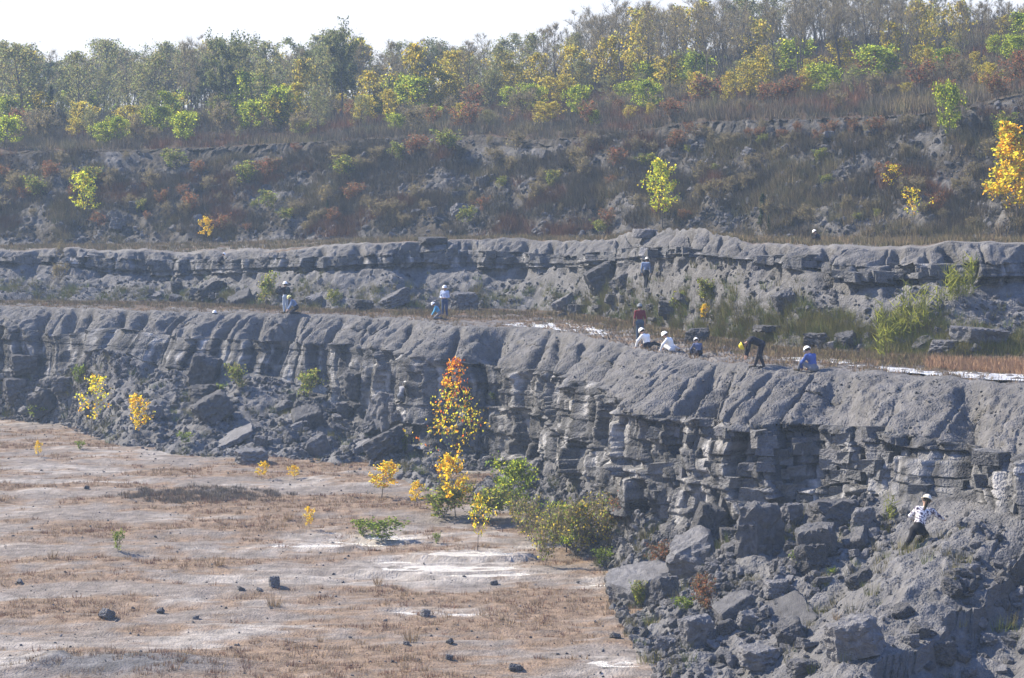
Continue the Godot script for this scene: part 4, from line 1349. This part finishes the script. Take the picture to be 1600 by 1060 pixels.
func build_wood() -> void:
	rng.seed = 41
	var look_of := {
		bare = "bare grey-brown tree", bare_stems = "bare tree with several stems", olive = "grey-green leafy tree", oak = "dark spreading oak-like tree", gold = "yellow-leaved young tree", lime = "bright green bushy tree",
		cedar = "dark pointed cedar", rust = "rust-red shrub", brush = "grey leafless shrub"}
	var zones := [[110, "at the far end of the wood"], [250, "behind the solitary yellow-green slope tree"], [400, "above the far striped ledge"], [520, "near the dark green bushy tree"], [600, "under the dark oak on the skyline"], [740, "in the bright yellow thicket"], [880, "above the dark gully of the slope"], [1020, "above the lime-green slope tree"], [1180, "where the wood meets the grey rim"], [1320, "above the grey rim outcrop"], [1460, "among the tall dark trunks"], [9000, "on the rusty mound at the wood's end"]]
	var base := [-100, 206, 0, 205, 300, 200, 500, 194, 700, 180, 900, 163, 1100, 146, 1300, 128, 1450, 116, 1550, 100, 1700, 60]
	var all := []
	var deep := []
	# trees one can tell apart in the photograph: kind, column, top row, foot row (0: the edge of the wood), breadth
	for a in [["olive", 38, 56, 0, 1.1], ["olive", -8, 70, 0, 1.0], ["cedar", 60, 138, 200, 1.1], ["cedar", 76, 134, 204, 1.0], ["olive", 118, 72, 0, 1.0], ["olive", 150, 58, 0, 1.1], ["olive", 205, 88, 0, 0.9], ["olive", 235, 74, 0, 1.0],
		["bare", 283, 52, 0, 0.8], ["bare", 300, 66, 0, 0.9], ["oak", 348, 40, 0, 0.85], ["olive", 378, 52, 0, 0.9], ["lime", 398, 96, 190, 1.0], ["lime", 436, 128, 206, 0.8], ["olive", 420, 76, 0, 0.9], ["gold", 470, 84, 186, 0.8], ["oak", 533, 26, 0, 0.75],
		["olive", 500, 74, 0, 0.8], ["cedar", 596, 84, 128, 1.1], ["gold", 575, 100, 186, 1.0], ["lime", 640, 108, 182, 1.2], ["gold", 688, 104, 176, 1.1], ["gold", 610, 130, 190, 1.0], ["lime", 678, 162, 188, 1.5], ["gold", 716, 156, 194, 1.0], ["bare", 604, 52, 0, 0.9], ["gold", 655, 58, 0, 0.9],
		["bare", 728, 54, 0, 1.1], ["olive", 765, 56, 0, 0.9], ["gold", 806, 92, 168, 1.0], ["olive", 818, 46, 0, 0.9], ["gold", 850, 74, 0, 0.9], ["bare", 868, 26, 0, 0.9], ["gold", 895, 66, 0, 0.9], ["bare", 930, 8, 0, 1.0], ["gold", 955, 54, 0, 0.8], ["gold", 990, 70, 0, 0.8],
		["bare", 1008, -14, 0, 0.9], ["bare_stems", 1045, 0, 0, 0.9], ["gold", 1090, 104, 162, 1.0], ["bare", 1105, 6, 0, 0.9], ["bare_stems", 1138, -8, 0, 1.0], ["gold", 1165, 92, 158, 1.0], ["gold", 1195, 78, 150, 0.9], ["bare", 1210, 4, 0, 0.9], ["olive", 1252, -26, 0, 0.8],
		["bare_stems", 1292, -30, 118, 0.9], ["olive", 1320, -40, 0, 0.7], ["bare", 1354, -40, 112, 0.9], ["bare", 1376, -50, 112, 0.8], ["bare_stems", 1394, -56, 112, 0.8], ["olive", 1430, -30, 0, 0.8], ["bare", 1502, -10, 112, 0.8], ["bare", 1536, 0, 114, 0.8], ["bare_stems", 1572, -6, 100, 0.8], ["rust", 1592, 66, 130, 1.0], ["rust", 1560, 100, 150, 1.2], ["gold", 1260, 96, 150, 0.9]]:
		var by: float = a[3] if a[3] > 0 else look(base, a[1]) + rnd(-10, 0)
		all.append([a[0] if a[1] < 1000.0 or a[0] != "olive" else "bare_stems", a[1], a[2], by, a[4]])
	# the depth of the wood
	var sky := [-100, 52, 0, 50, 60, 42, 84, 86, 110, 54, 150, 46, 220, 60, 280, 46, 330, 36, 370, 34, 420, 56, 480, 56, 510, 34, 560, 34, 585, 52, 650, 50, 700, 46, 780, 48, 810, 42, 860, 32, 900, 14, 950, -18, 1100, -26, 1300, -50, 1550, -20, 1700, 20]
	for i in 190:
		var px := -60.0 + 1720.0 * (i + rnd(0.0, 1.0)) / 190.0
		var back := rng.randf()
		var by := look(base, px) - 8.0 - back * (22.0 + maxf(0.0, (px - 600.0) * 0.035))
		var kind: String = ["olive" if px < 1000.0 else "bare", "bare", "bare", "bare_stems", "bare", "gold", "bare_stems"][rng.randi() % 7] if px > 560.0 else ["olive", "bare_stems", "bare", "olive", "gold", "olive", "oak"][rng.randi() % 7]
		(all if back < 0.45 else deep).append([kind, px, look(sky, px) + rnd(4, 46) + (1.0 - back) * 16.0, by, rnd(0.75, 1.1)])
	for i in 110:     # the closed ranks at the back
		var px := -60.0 + 1720.0 * (i + rnd(0.0, 1.0)) / 110.0
		var kind: String = ["bare", "bare", "bare_stems", "olive"][rng.randi() % 4] if px > 700.0 else ["olive", "bare", "olive", "bare_stems", "olive", "oak"][rng.randi() % 6]
		deep.append([kind, px, look(sky, px) + rnd(0, 40), look(base, px) - rnd(16, 34) - maxf(0.0, (px - 600.0) * 0.03), rnd(0.95, 1.35)])
	for i in 70:      # young growth under the trees
		var px := -60.0 + 1700.0 * (i + rnd(0.0, 1.0)) / 70.0
		var by := look(base, px) + rnd(-14, 12)
		all.append([["lime", "gold", "olive", "olive", "gold", "lime"][rng.randi() % 6], px, by - rnd(34, 72), by, rnd(1.0, 1.5)])
	# shrubs on the brow and on the slope
	for i in 96:
		var px := -40.0 + 1680.0 * (i + rnd(0, 1)) / 96.0
		var edge := look([-100, 240, 0, 238, 300, 230, 520, 220, 720, 208, 1000, 200, 1170, 186, 1450, 172, 1550, 150, 1700, 110], px)
		var by := lerpf(edge - 3.0, look(base, px) - 4.0, rng.randf() ** 1.2)
		var h := rnd(24, 62)
		all.append([["rust", "brush", "rust", "lime", "gold", "brush", "olive"][rng.randi() % 7], px, by - h, by, rnd(0.9, 1.4)])
	for i in 150:
		var px := -20.0 + 1640.0 * (i + rnd(0, 1)) / 150.0
		var hi := look([-100, 246, 0, 246, 300, 244, 520, 232, 720, 226, 1000, 222, 1170, 226, 1450, 205, 1600, 190], px)
		var by := lerpf(hi, 364.0, rng.randf() ** 0.9)
		var k: String = ["brush", "brush", "rust", "brush", "rust", "brush", "bush"][rng.randi() % 7]
		if px > 860.0 and k == "rust" and rng.randf() < 0.5: k = "brush"
		all.append([k, px, by - rnd(14, 44), by, rnd(0.9, 1.6)])
	for i in 24:      # shrubs along the grey rim
		var px := 1050.0 + 420.0 * (i + rnd(0, 1)) / 24.0
		var by := 226.0 - (px - 1050.0) * 0.03 + rnd(-16, 8)
		all.append([["brush", "rust", "brush"][rng.randi() % 3], px, by - rnd(16, 34), by, rnd(1.0, 1.6)])
	look_of.bush = "small green bush"
	# the depth of the wood reads as one mass
	var mass := thing("far_wood", "dense autumn wood closing the view behind the trees of the hilltop edge", "wood")
	mass.set_meta("kind", "stuff")
	var put := {}
	for a in deep:
		var s: Array = stock[a[0]][rng.randi() % stock[a[0]].size()]
		var p := hit(a[1], a[3])
		var k: float = clampf((a[3] - a[2]) * -p.z / F, 2.0, 15.0) / s[2]
		if not put.has(s[0]): put[s[0]] = [s[1], []]
		put[s[0]][1].append(Transform3D(Basis(Vector3.UP, rnd(0, TAU)) * Basis.from_scale(Vector3(k * a[4], k, k * a[4])), p - Vector3(0, 0.06, 0)))
	for w in put:
		scatter("trunks", w, M.bark, put[w][1], [], "", "", mass)
		scatter("crowns", put[w][0], M.leaf, put[w][1], [], "", "", mass)
	# nameless look-alikes are numbered off by height within their part of the wood
	var by_zone := {}
	for a in all:
		var p := hit(a[1], a[3])
		var z := ""
		for q in zones:
			if a[1] < q[0]:
				z = q[1]
				break
		var onslope: bool = p.z > -look([-100, 195, 300, 195, 700, 184, 1000, 172, 1300, 156, 1700, 140], a[1]) 
		if onslope: z += " , on the slope".replace(" ,", "")
		var key: String = a[0] + "|" + z
		if not by_zone.has(key): by_zone[key] = []
		by_zone[key].append([(a[3] - a[2]) * -p.z / F, p, a[4], a[0], z])
	for key in by_zone:
		var g: Array = by_zone[key]
		g.sort_custom(func(x, y): return x[0] > y[0])
		for i in g.size():
			var e: Array = g[i]
			var shrub: bool = e[3] in ["rust", "brush", "bush"]
			var many := i >= 12
			var lab: String = look_of[e[3]] + " " + e[4]
			if g.size() > 1: lab = ("tallest " if i == 0 else rank_word(i) + " tallest ") + lab if not many else "lower " + lab
			plant(e[3], e[1], clampf(e[0], 0.6, 15.0), "shrub" if shrub else ("cedar" if e[3] == "cedar" else "tree"), lab, "shrub" if shrub else "tree", (look_of[e[3]] + "s " + e[4]) if many else "", e[2], ["stem", "leaves"] if shrub else ["trunk", "crown"])

# ---------------------------------------------------------------- people
func pose_of(kind: String) -> Dictionary:
	var j := {}
	var put := func(k: String, x: float, y: float, z: float): j[k] = Vector3(x, y, z)
	var both := func(k: String, x: float, y: float, z: float):
		j[k + "0"] = Vector3(x, y, z)
		j[k + "1"] = Vector3(-x, y, z)
	put.call("pelvis", 0, 0.95, 0); put.call("chest", 0, 1.28, 0.0); put.call("neck", 0, 1.50, 0.0); put.call("head", 0, 1.63, 0.03)
	both.call("shoulder", 0.185, 1.43, 0); both.call("elbow", 0.25, 1.15, -0.02); both.call("wrist", 0.26, 0.90, 0.08)
	both.call("hip", 0.095, 0.92, 0); both.call("knee", 0.11, 0.50, 0.03); both.call("ankle", 0.12, 0.09, -0.02); both.call("toe", 0.14, 0.045, 0.17)
	match kind:
		"notes":
			both.call("elbow", 0.25, 1.14, 0.02); both.call("wrist", 0.10, 1.10, 0.24)
		"look_up":
			j.elbow0 = Vector3(0.36, 1.36, 0.12); j.wrist0 = Vector3(0.20, 1.52, 0.24); j.elbow1 = Vector3(-0.27, 1.15, 0.05); j.wrist1 = Vector3(-0.16, 1.08, 0.24)
		"stride":
			j.knee0 = Vector3(0.1, 0.55, 0.18); j.ankle0 = Vector3(0.11, 0.14, 0.08); j.toe0 = Vector3(0.12, 0.12, 0.26)
			j.knee1 = Vector3(-0.1, 0.5, -0.1); j.ankle1 = Vector3(-0.12, 0.09, -0.3); j.toe1 = Vector3(-0.13, 0.04, -0.12)
			put.call("chest", 0, 1.26, 0.06); put.call("neck", 0, 1.47, 0.1); put.call("head", 0, 1.59, 0.15)
		"kneel":
			put.call("pelvis", 0, 0.40, -0.12); put.call("chest", 0, 0.68, 0.08); put.call("neck", 0, 0.85, 0.2); put.call("head", 0, 0.95, 0.28)
			both.call("shoulder", 0.185, 0.79, 0.15); both.call("elbow", 0.27, 0.52, 0.24); both.call("wrist", 0.17, 0.27, 0.4)
			both.call("hip", 0.1, 0.37, -0.12); both.call("knee", 0.14, 0.07, 0.24); both.call("ankle", 0.12, 0.07, -0.22); both.call("toe", 0.12, 0.03, -0.36)
		"sit":
			put.call("pelvis", 0, 0.13, 0); put.call("chest", 0, 0.45, 0.12); put.call("neck", 0, 0.64, 0.24); put.call("head", 0, 0.74, 0.32)
			both.call("shoulder", 0.185, 0.57, 0.19); both.call("elbow", 0.29, 0.34, 0.3); both.call("wrist", 0.16, 0.12, 0.46)
			both.call("hip", 0.1, 0.13, 0.02); both.call("knee", 0.26, 0.36, 0.38); both.call("ankle", 0.2, 0.07, 0.6); both.call("toe", 0.22, 0.05, 0.78)
		"sit_aside":
			put.call("pelvis", 0, 0.13, 0); put.call("chest", 0.0, 0.43, 0.1); put.call("neck", 0.03, 0.6, 0.2); put.call("head", 0.05, 0.71, 0.28)
			both.call("shoulder", 0.185, 0.54, 0.15); j.elbow0 = Vector3(0.32, 0.32, 0.3); j.wrist0 = Vector3(0.3, 0.06, 0.42); j.elbow1 = Vector3(-0.3, 0.33, 0.2); j.wrist1 = Vector3(-0.12, 0.14, 0.42)
			both.call("hip", 0.1, 0.13, 0.0); j.knee0 = Vector3(-0.12, 0.26, 0.42); j.ankle0 = Vector3(-0.42, 0.08, 0.34); j.toe0 = Vector3(-0.58, 0.06, 0.40)
			j.knee1 = Vector3(-0.5, 0.22, 0.1); j.ankle1 = Vector3(-0.88, 0.08, 0.0); j.toe1 = Vector3(-1.02, 0.12, 0.08)
		"bend":
			put.call("pelvis", 0, 0.93, -0.16); put.call("chest", 0, 1.08, 0.2); put.call("neck", 0, 0.99, 0.42); put.call("head", 0, 0.88, 0.53)
			both.call("shoulder", 0.185, 1.03, 0.34); both.call("elbow", 0.2, 0.74, 0.38); both.call("wrist", 0.13, 0.48, 0.44)
			both.call("hip", 0.1, 0.9, -0.16); both.call("knee", 0.13, 0.49, -0.06); j.ankle0 = Vector3(0.15, 0.09, -0.22); j.toe0 = Vector3(0.17, 0.045, -0.03); j.ankle1 = Vector3(-0.15, 0.09, 0.08); j.toe1 = Vector3(-0.17, 0.045, 0.27)
		"climb":
			put.call("pelvis", -0.42, 0.52, 0.34); put.call("chest", -0.56, 0.86, 0.50); put.call("neck", -0.64, 1.06, 0.58); put.call("head", -0.69, 1.19, 0.64)
			j.shoulder0 = Vector3(-0.45, 1.02, 0.54); j.shoulder1 = Vector3(-0.82, 0.96, 0.54); j.elbow0 = Vector3(-0.28, 0.82, 0.64); j.wrist0 = Vector3(-0.36, 0.72, 0.84); j.elbow1 = Vector3(-1.02, 0.80, 0.62); j.wrist1 = Vector3(-1.14, 0.72, 0.8)
			j.hip0 = Vector3(-0.33, 0.5, 0.34); j.hip1 = Vector3(-0.52, 0.5, 0.34); j.knee0 = Vector3(-0.2, 0.28, 0.18); j.ankle0 = Vector3(0.0, 0.07, 0.0); j.toe0 = Vector3(-0.05, 0.06, 0.18); j.knee1 = Vector3(-0.68, 0.36, 0.62); j.ankle1 = Vector3(-0.42, 0.16, 0.46); j.toe1 = Vector3(-0.48, 0.2, 0.64)
	return j

# skin of a figure: tapered capsules joined by a smooth minimum, meshed as surface nets. Returns [points, normals, triangles, limb group of each point]
func figure(bones: Array, cell_size: float) -> Array:
	var lo := Vector3.ONE * 99.0
	var hi := -lo
	for b in bones:
		var r: float = maxf(b[2], b[3]) + 0.06
		lo = lo.min(b[0] - Vector3.ONE * r).min(b[1] - Vector3.ONE * r)
		hi = hi.max(b[0] + Vector3.ONE * r).max(b[1] + Vector3.ONE * r)
	var n := Vector3i(((hi - lo) / cell_size).ceil()) + Vector3i.ONE
	var f := PackedFloat32Array()
	f.resize(n.x * n.y * n.z)
	f.fill(1.0)
	var who := PackedByteArray()
	who.resize(f.size())
	var best := f.duplicate()
	var k := 0.03
	for b in bones:
		var a: Vector3 = b[0]
		var e: Vector3 = b[1]
		var ra: float = b[2]
		var rb: float = b[3]
		var r := maxf(ra, rb) + 0.07
		var i0 := Vector3i(((a.min(e) - Vector3.ONE * r - lo) / cell_size).floor()).max(Vector3i.ZERO)
		var i1 := Vector3i(((a.max(e) + Vector3.ONE * r - lo) / cell_size).ceil()).min(n - Vector3i.ONE)
		var ae := e - a
		var l2 := maxf(ae.length_squared(), 1e-6)
		var sq: Vector3 = b[5] if b.size() > 5 else Vector3.ONE
		for z in range(i0.z, i1.z + 1):
			for y in range(i0.y, i1.y + 1):
				var row := (z * n.y + y) * n.x
				for x in range(i0.x, i1.x + 1):
					var p := lo + Vector3(x, y, z) * cell_size
					var t := clampf((p - a).dot(ae) / l2, 0.0, 1.0)
					var d := ((p - a - ae * t) * sq).length() - lerpf(ra, rb, t)
					var q := row + x
					if d < best[q]:
						best[q] = d
						who[q] = b[4]
					var h := clampf(0.5 + 0.5 * (f[q] - d) / k, 0.0, 1.0)
					f[q] = lerpf(f[q], d, h) - k * h * (1.0 - h)
	var at := PackedInt32Array()
	at.resize(f.size())
	at.fill(-1)
	var P := PackedVector3Array()
	var G := PackedByteArray()
	var off := [0, 1, n.x, n.x + 1, n.x * n.y, n.x * n.y + 1, n.x * n.y + n.x, n.x * n.y + n.x + 1]
	var edges := [[0, 1], [2, 3], [4, 5], [6, 7], [0, 2], [1, 3], [4, 6], [5, 7], [0, 4], [1, 5], [2, 6], [3, 7]]
	var corner := []
	for c in 8: corner.append(Vector3(c & 1, (c >> 1) & 1, (c >> 2) & 1))
	for z in n.z - 1:
		for y in n.y - 1:
			var row := (z * n.y + y) * n.x
			for x in n.x - 1:
				var q := row + x
				var s := f[q] < 0.0
				if s == (f[q + 1] < 0.0) and s == (f[q + off[2]] < 0.0) and s == (f[q + off[3]] < 0.0) and s == (f[q + off[4]] < 0.0) and s == (f[q + off[5]] < 0.0) and s == (f[q + off[6]] < 0.0) and s == (f[q + off[7]] < 0.0): continue
				var sum := Vector3.ZERO
				var m := 0
				for e in edges:
					var fa: float = f[q + off[e[0]]]
					var fb: float = f[q + off[e[1]]]
					if (fa < 0.0) != (fb < 0.0):
						sum += corner[e[0]].lerp(corner[e[1]], fa / (fa - fb))
						m += 1
				at[q] = P.size()
				P.append(lo + (Vector3(x, y, z) + sum / m) * cell_size)
				G.append(who[q])
	var T := PackedInt32Array()
	var sx := 1
	var sy := n.x
	var sz := n.x * n.y
	for z in range(1, n.z - 1):
		for y in range(1, n.y - 1):
			for x in range(1, n.x - 1):
				var q := z * sz + y * sy + x
				var s := f[q] < 0.0
				for ax in [[sx, sy, sz], [sy, sz, sx], [sz, sx, sy]]:
					if s == (f[q + ax[0]] < 0.0): continue
					var a: int = at[q - ax[1] - ax[2]]
					var b: int = at[q - ax[2]]
					var c: int = at[q]
					var d: int = at[q - ax[1]]
					if a < 0 or b < 0 or c < 0 or d < 0: continue
					if s: T.append_array([a, c, b, a, d, c])
					else: T.append_array([a, b, c, a, c, d])
	var N := PackedVector3Array()
	N.resize(P.size())
	for i in range(0, T.size(), 3):
		var nn := (P[T[i + 2]] - P[T[i]]).cross(P[T[i + 1]] - P[T[i]])
		for g in 3: N[T[i + g]] += nn
	for i in N.size(): N[i] = N[i].normalized()
	return [P, N, T, G]

func garment(fg: Array, groups: Array, grow_by: float, tone: Callable) -> ArrayMesh:
	var st := SurfaceTool.new()
	st.begin(Mesh.PRIMITIVE_TRIANGLES)
	var T: PackedInt32Array = fg[2]
	for i in range(0, T.size(), 3):
		if not groups.is_empty() and not (fg[3][T[i]] in groups or fg[3][T[i + 1]] in groups): continue
		for g in 3:
			var q := T[i + g]
			st.set_normal(fg[1][q])
			st.set_color(tone.call(fg[0][q]))
			st.add_vertex(fg[0][q] + fg[1][q] * grow_by)
	return st.commit()

func lathe(prof: Array, sides: int, c: Color, squash := Vector3.ONE) -> ArrayMesh:
	var st := SurfaceTool.new()
	st.begin(Mesh.PRIMITIVE_TRIANGLES)
	st.set_smooth_group(0)
	for i in prof.size() - 1:
		for s in sides:
			var q := []
			for e in [[i, s], [i, s + 1], [i + 1, s + 1], [i + 1, s]]:
				var a: float = TAU * e[1] / sides
				q.append(Vector3(cos(a) * prof[e[0]].x, prof[e[0]].y, sin(a) * prof[e[0]].x) * squash)
			st.set_color(c)
			for k in [0, 1, 2, 0, 2, 3]: st.add_vertex(q[k])
	st.generate_normals()
	return st.commit()

func person(px: float, py: float, pose: String, turn: float, size: float, shirt: Color, trousers: Color, hat: Color, label: String, extra := {}) -> void:
	var j := pose_of(pose)
	var B := []
	var skin := 0
	var sleeve: int = 0 if extra.get("short_sleeves", false) else 1
	var up: Vector3 = (j.neck - j.chest).normalized()
	var fw: Vector3 = (j.shoulder0 - j.shoulder1).normalized().cross(up).normalized()
	B.append([j.pelvis, j.pelvis + (j.chest - j.pelvis) * 0.35, 0.135, 0.125, 2])
	B.append([j.hip0, j.hip1, 0.105, 0.105, 2])
	B.append([j.pelvis.lerp(j.chest, 0.35), j.chest, 0.125, 0.145, 1])
	B.append([j.chest.lerp(j.shoulder0, 0.4), j.chest.lerp(j.shoulder1, 0.4), 0.125, 0.125, 1])
	B.append([j.shoulder0, j.shoulder1, 0.072, 0.072, 1])
	B.append([j.neck - up * 0.06, j.head, 0.055, 0.052, skin])
	B.append([j.head + up * 0.035, j.head + up * 0.03 - fw * 0.02, 0.088, 0.09, skin])
	B.append([j.head - up * 0.05 + fw * 0.035, j.head + fw * 0.03, 0.05, 0.07, skin])
	B.append([j.head + fw * 0.098 + up * 0.01, j.head + fw * 0.112 - up * 0.018, 0.012, 0.016, skin])
	for s in ["0", "1"]:
		var side: Vector3 = (j.shoulder0 - j.shoulder1).normalized() * (1.0 if s == "0" else -1.0)
		B.append([j.head + side * 0.09 + up * 0.01, j.head + side * 0.092 - up * 0.02, 0.018, 0.014, skin])
		B.append([j["shoulder" + s], j["elbow" + s], 0.062, 0.048, 1])
		B.append([j["elbow" + s], j["wrist" + s], 0.046, 0.032, sleeve])
		var hd: Vector3 = (j["wrist" + s] - j["elbow" + s]).normalized()
		B.append([j["wrist" + s], j["wrist" + s] + hd * 0.075, 0.034, 0.036, skin])
		B.append([j["hip" + s], j["knee" + s], 0.095, 0.065, 2])
		B.append([j["knee" + s], j["ankle" + s], 0.066, 0.046, 2])
		B.append([j["ankle" + s] - Vector3(0, 0.02, 0), j["toe" + s], 0.05, 0.042, 3])
	var fg := figure(B, 0.024)
	var flesh := Color(0.42, 0.27, 0.2)
	var o := thing("person", label, "person", hit(px, py) - Vector3(0, 0.03, 0) + Vector3(0, -0.4, 1.0) * extra.get("ahead", 0.0), turn)
	o.scale = Vector3(size, size, size)
	var body := garment(fg, [], 0.0, func(_p): return flesh)
	# fingers
	var st := SurfaceTool.new()
	st.begin(Mesh.PRIMITIVE_TRIANGLES)
	st.append_from(body, 0, Transform3D())
	for s in ["0", "1"]:
		var w: Vector3 = j["wrist" + s]
		var d: Vector3 = (w - j["elbow" + s]).normalized()
		var sd := d.cross(fw if absf(d.dot(fw)) < 0.8 else up).normalized()
		var pn := sd.cross(d)
		for k in 5:
			var root: Vector3 = w + d * (0.03 if k == 0 else 0.085) + sd * (0.038 if k == 0 else (k - 2.5) * 0.019)
			var len: float = [0.052, 0.07, 0.078, 0.072, 0.056][k]
			var dir: Vector3 = (d + sd * 0.75).normalized() if k == 0 else d
			var kn := root + dir * len * 0.5
			tube(st, root, kn, 0.0105, 0.0095, 5, flesh)
			tube(st, kn, kn + (dir + pn * 0.55).normalized() * len * 0.5, 0.0095, 0.007, 5, flesh)
	obj("body", st.commit(), M.skin, o)
	var tn: Callable = extra.get("print", func(_p): return shirt)
	obj("shirt", garment(fg, [1], 0.011, tn), M.cloth, o)
	obj("trousers", garment(fg, [2], 0.009, func(_p): return trousers), M.cloth, o)
	obj("boots", garment(fg, [3], 0.010, func(_p): return Color(0.07, 0.055, 0.045)), M.cloth, o)
	var hair := obj("hair", lathe([Vector2(0.0, 0.106), Vector2(0.055, 0.095), Vector2(0.09, 0.055), Vector2(0.101, 0.0), Vector2(0.094, -0.045), Vector2(0.085, -0.055)], 12, Color(0.035, 0.025, 0.018)), M.cloth, o)
	var frame := Basis(fw.cross(up) * -1.0, up, fw)
	hair.transform = Transform3D(frame, j.head + up * 0.035 - fw * 0.014)
	var cap := obj("hard_hat" if not extra.get("cap", false) else "cap", lathe([Vector2(0.0, 0.142), Vector2(0.045, 0.134), Vector2(0.085, 0.108), Vector2(0.112, 0.062), Vector2(0.122, 0.012), Vector2(0.152, 0.0), Vector2(0.150, -0.008), Vector2(0.118, 0.0)], 16, hat, Vector3(1.0, 1.0, 1.14)), M.helmet if not extra.get("cap", false) else M.cloth, o)
	cap.transform = Transform3D(frame.rotated(frame.x.normalized(), 0.05), j.head + up * 0.062 + fw * 0.006)
	if extra.get("ponytail", false):
		var pt := SurfaceTool.new()
		pt.begin(Mesh.PRIMITIVE_TRIANGLES)
		var a: Vector3 = j.head - fw * 0.10
		tube(pt, a, a - up * 0.14 - fw * 0.04, 0.035, 0.045, 8, Color(0.03, 0.02, 0.015))
		tube(pt, a - up * 0.14 - fw * 0.04, a - up * 0.32 - fw * 0.03, 0.045, 0.012, 8, Color(0.03, 0.02, 0.015))
		obj("ponytail", pt.commit(), M.cloth, o)
	if extra.get("pack", false):
		var pk := CapsuleMesh.new()
		pk.radius = 0.15
		pk.height = 0.46
		var q := obj("backpack", pk, mat("pack cloth", 0.9, false, Color(0.22, 0.25, 0.27)), o)
		q.transform = Transform3D(frame * Basis.from_scale(Vector3(1, 1, 0.7)), j.chest - fw * 0.2)

func build_people() -> void:
	rng.seed = 77
	var white := Color(0.85, 0.85, 0.84)
	var navy := Color(0.02, 0.022, 0.035)
	var jean := Color(0.07, 0.10, 0.17)
	person(446, 488, "look_up", -2.3, 1.05, navy, Color(0.36, 0.42, 0.5), white, "standing person in dark jacket and pale jeans with a white helmet", {pack = true})
	person(460, 488, "kneel", -1.4, 0.98, Color(0.16, 0.22, 0.36), navy, Color(0.72, 0.7, 0.3), "person kneeling beside the dark-jacketed one, in blue jacket and yellowish helmet")
	person(695, 492, "notes", -0.35, 1.02, Color(0.42, 0.5, 0.68), Color(0.04, 0.07, 0.16), white, "standing person in light blue shirt and blue jeans holding something at the chest")
	person(684, 498, "kneel", -1.5, 0.85, Color(0.10, 0.34, 0.55), Color(0.2, 0.2, 0.22), white, "person crouching low in a bright blue jacket on the terrace edge")
	person(1009, 447, "stride", 2.7, 1.0, Color(0.16, 0.22, 0.38), Color(0.025, 0.03, 0.04), white, "person in blue shirt and dark trousers walking up the upper scree", {cap = true, ahead = 0.4})
	person(1000, 530, "stand", 3.3, 0.98, Color(0.15, 0.02, 0.03), Color(0.08, 0.11, 0.16), Color(0.2, 0.22, 0.24), "standing person in a maroon t-shirt and jeans seen from behind", {short_sleeves = true, cap = true})
	person(1012, 543, "sit_aside", -2.4, 1.0, white, navy, white, "white-shirted person sitting and leaning on one arm at the cliff edge")
	person(1050, 546, "sit_aside", -2.0, 1.0, white, Color(0.6, 0.6, 0.62), white, "white-clad person sitting hunched beside the leaning white-shirted one", {cap = true})
	person(1092, 551, "sit", -2.8, 0.8, Color(0.10, 0.12, 0.2), navy, white, "small seated person in navy with a white hat beyond the white-clad ones")
	person(1184, 572, "bend", -1.45, 1.0, Color(0.025, 0.025, 0.035), Color(0.03, 0.03, 0.04), Color(0.75, 0.62, 0.06), "person in black bending down with a yellow helmet")
	person(1272, 575, "sit", -2.5, 1.02, Color(0.06, 0.10, 0.30), Color(0.16, 0.17, 0.2), white, "seated person in a blue jacket and white helmet near the bright pool")
	var spots := func(p: Vector3) -> Color: return Color(0.78, 0.76, 0.78) if na.get_noise_3d(p.x * 17.0, p.y * 17.0, p.z * 17.0) < 0.12 else Color(0.06, 0.04, 0.09)
	person(1412, 863, "climb", 3.14159, 1.2, white, Color(0.015, 0.015, 0.018), Color(0.8, 0.74, 0.6), "climber on the near scree in a speckled white shirt and black trousers with a ponytail", {ponytail = true, cap = true, print = spots})
	person(1281, 378, "sit", -1.9, 0.8, navy, navy, white, "dark-clothed person with a white hat sitting alone on the upper terrace", {cap = true})
	person(344, 410, "kneel", 1.9, 0.8, Color(0.05, 0.045, 0.05), navy, white, "dark-clothed person with a white helmet crouching on the far upper ledge")
	person(628, 628, "kneel", 2.6, 0.98, Color(0.24, 0.25, 0.28), Color(0.14, 0.15, 0.18), white, "person in grey with a white helmet crouching at the lower cliff among blocks")
	var h := obj("hard_hat", lathe([Vector2(0.0, 0.142), Vector2(0.045, 0.134), Vector2(0.085, 0.108), Vector2(0.112, 0.062), Vector2(0.122, 0.012), Vector2(0.152, 0.0), Vector2(0.150, -0.008), Vector2(0.118, 0.0)], 16, white), M.helmet)
	h.position = hit(335, 486) + Vector3(0, 0.05, 0)
	tag(h, "white helmet lying on the rim of the middle terrace", "hard hat")
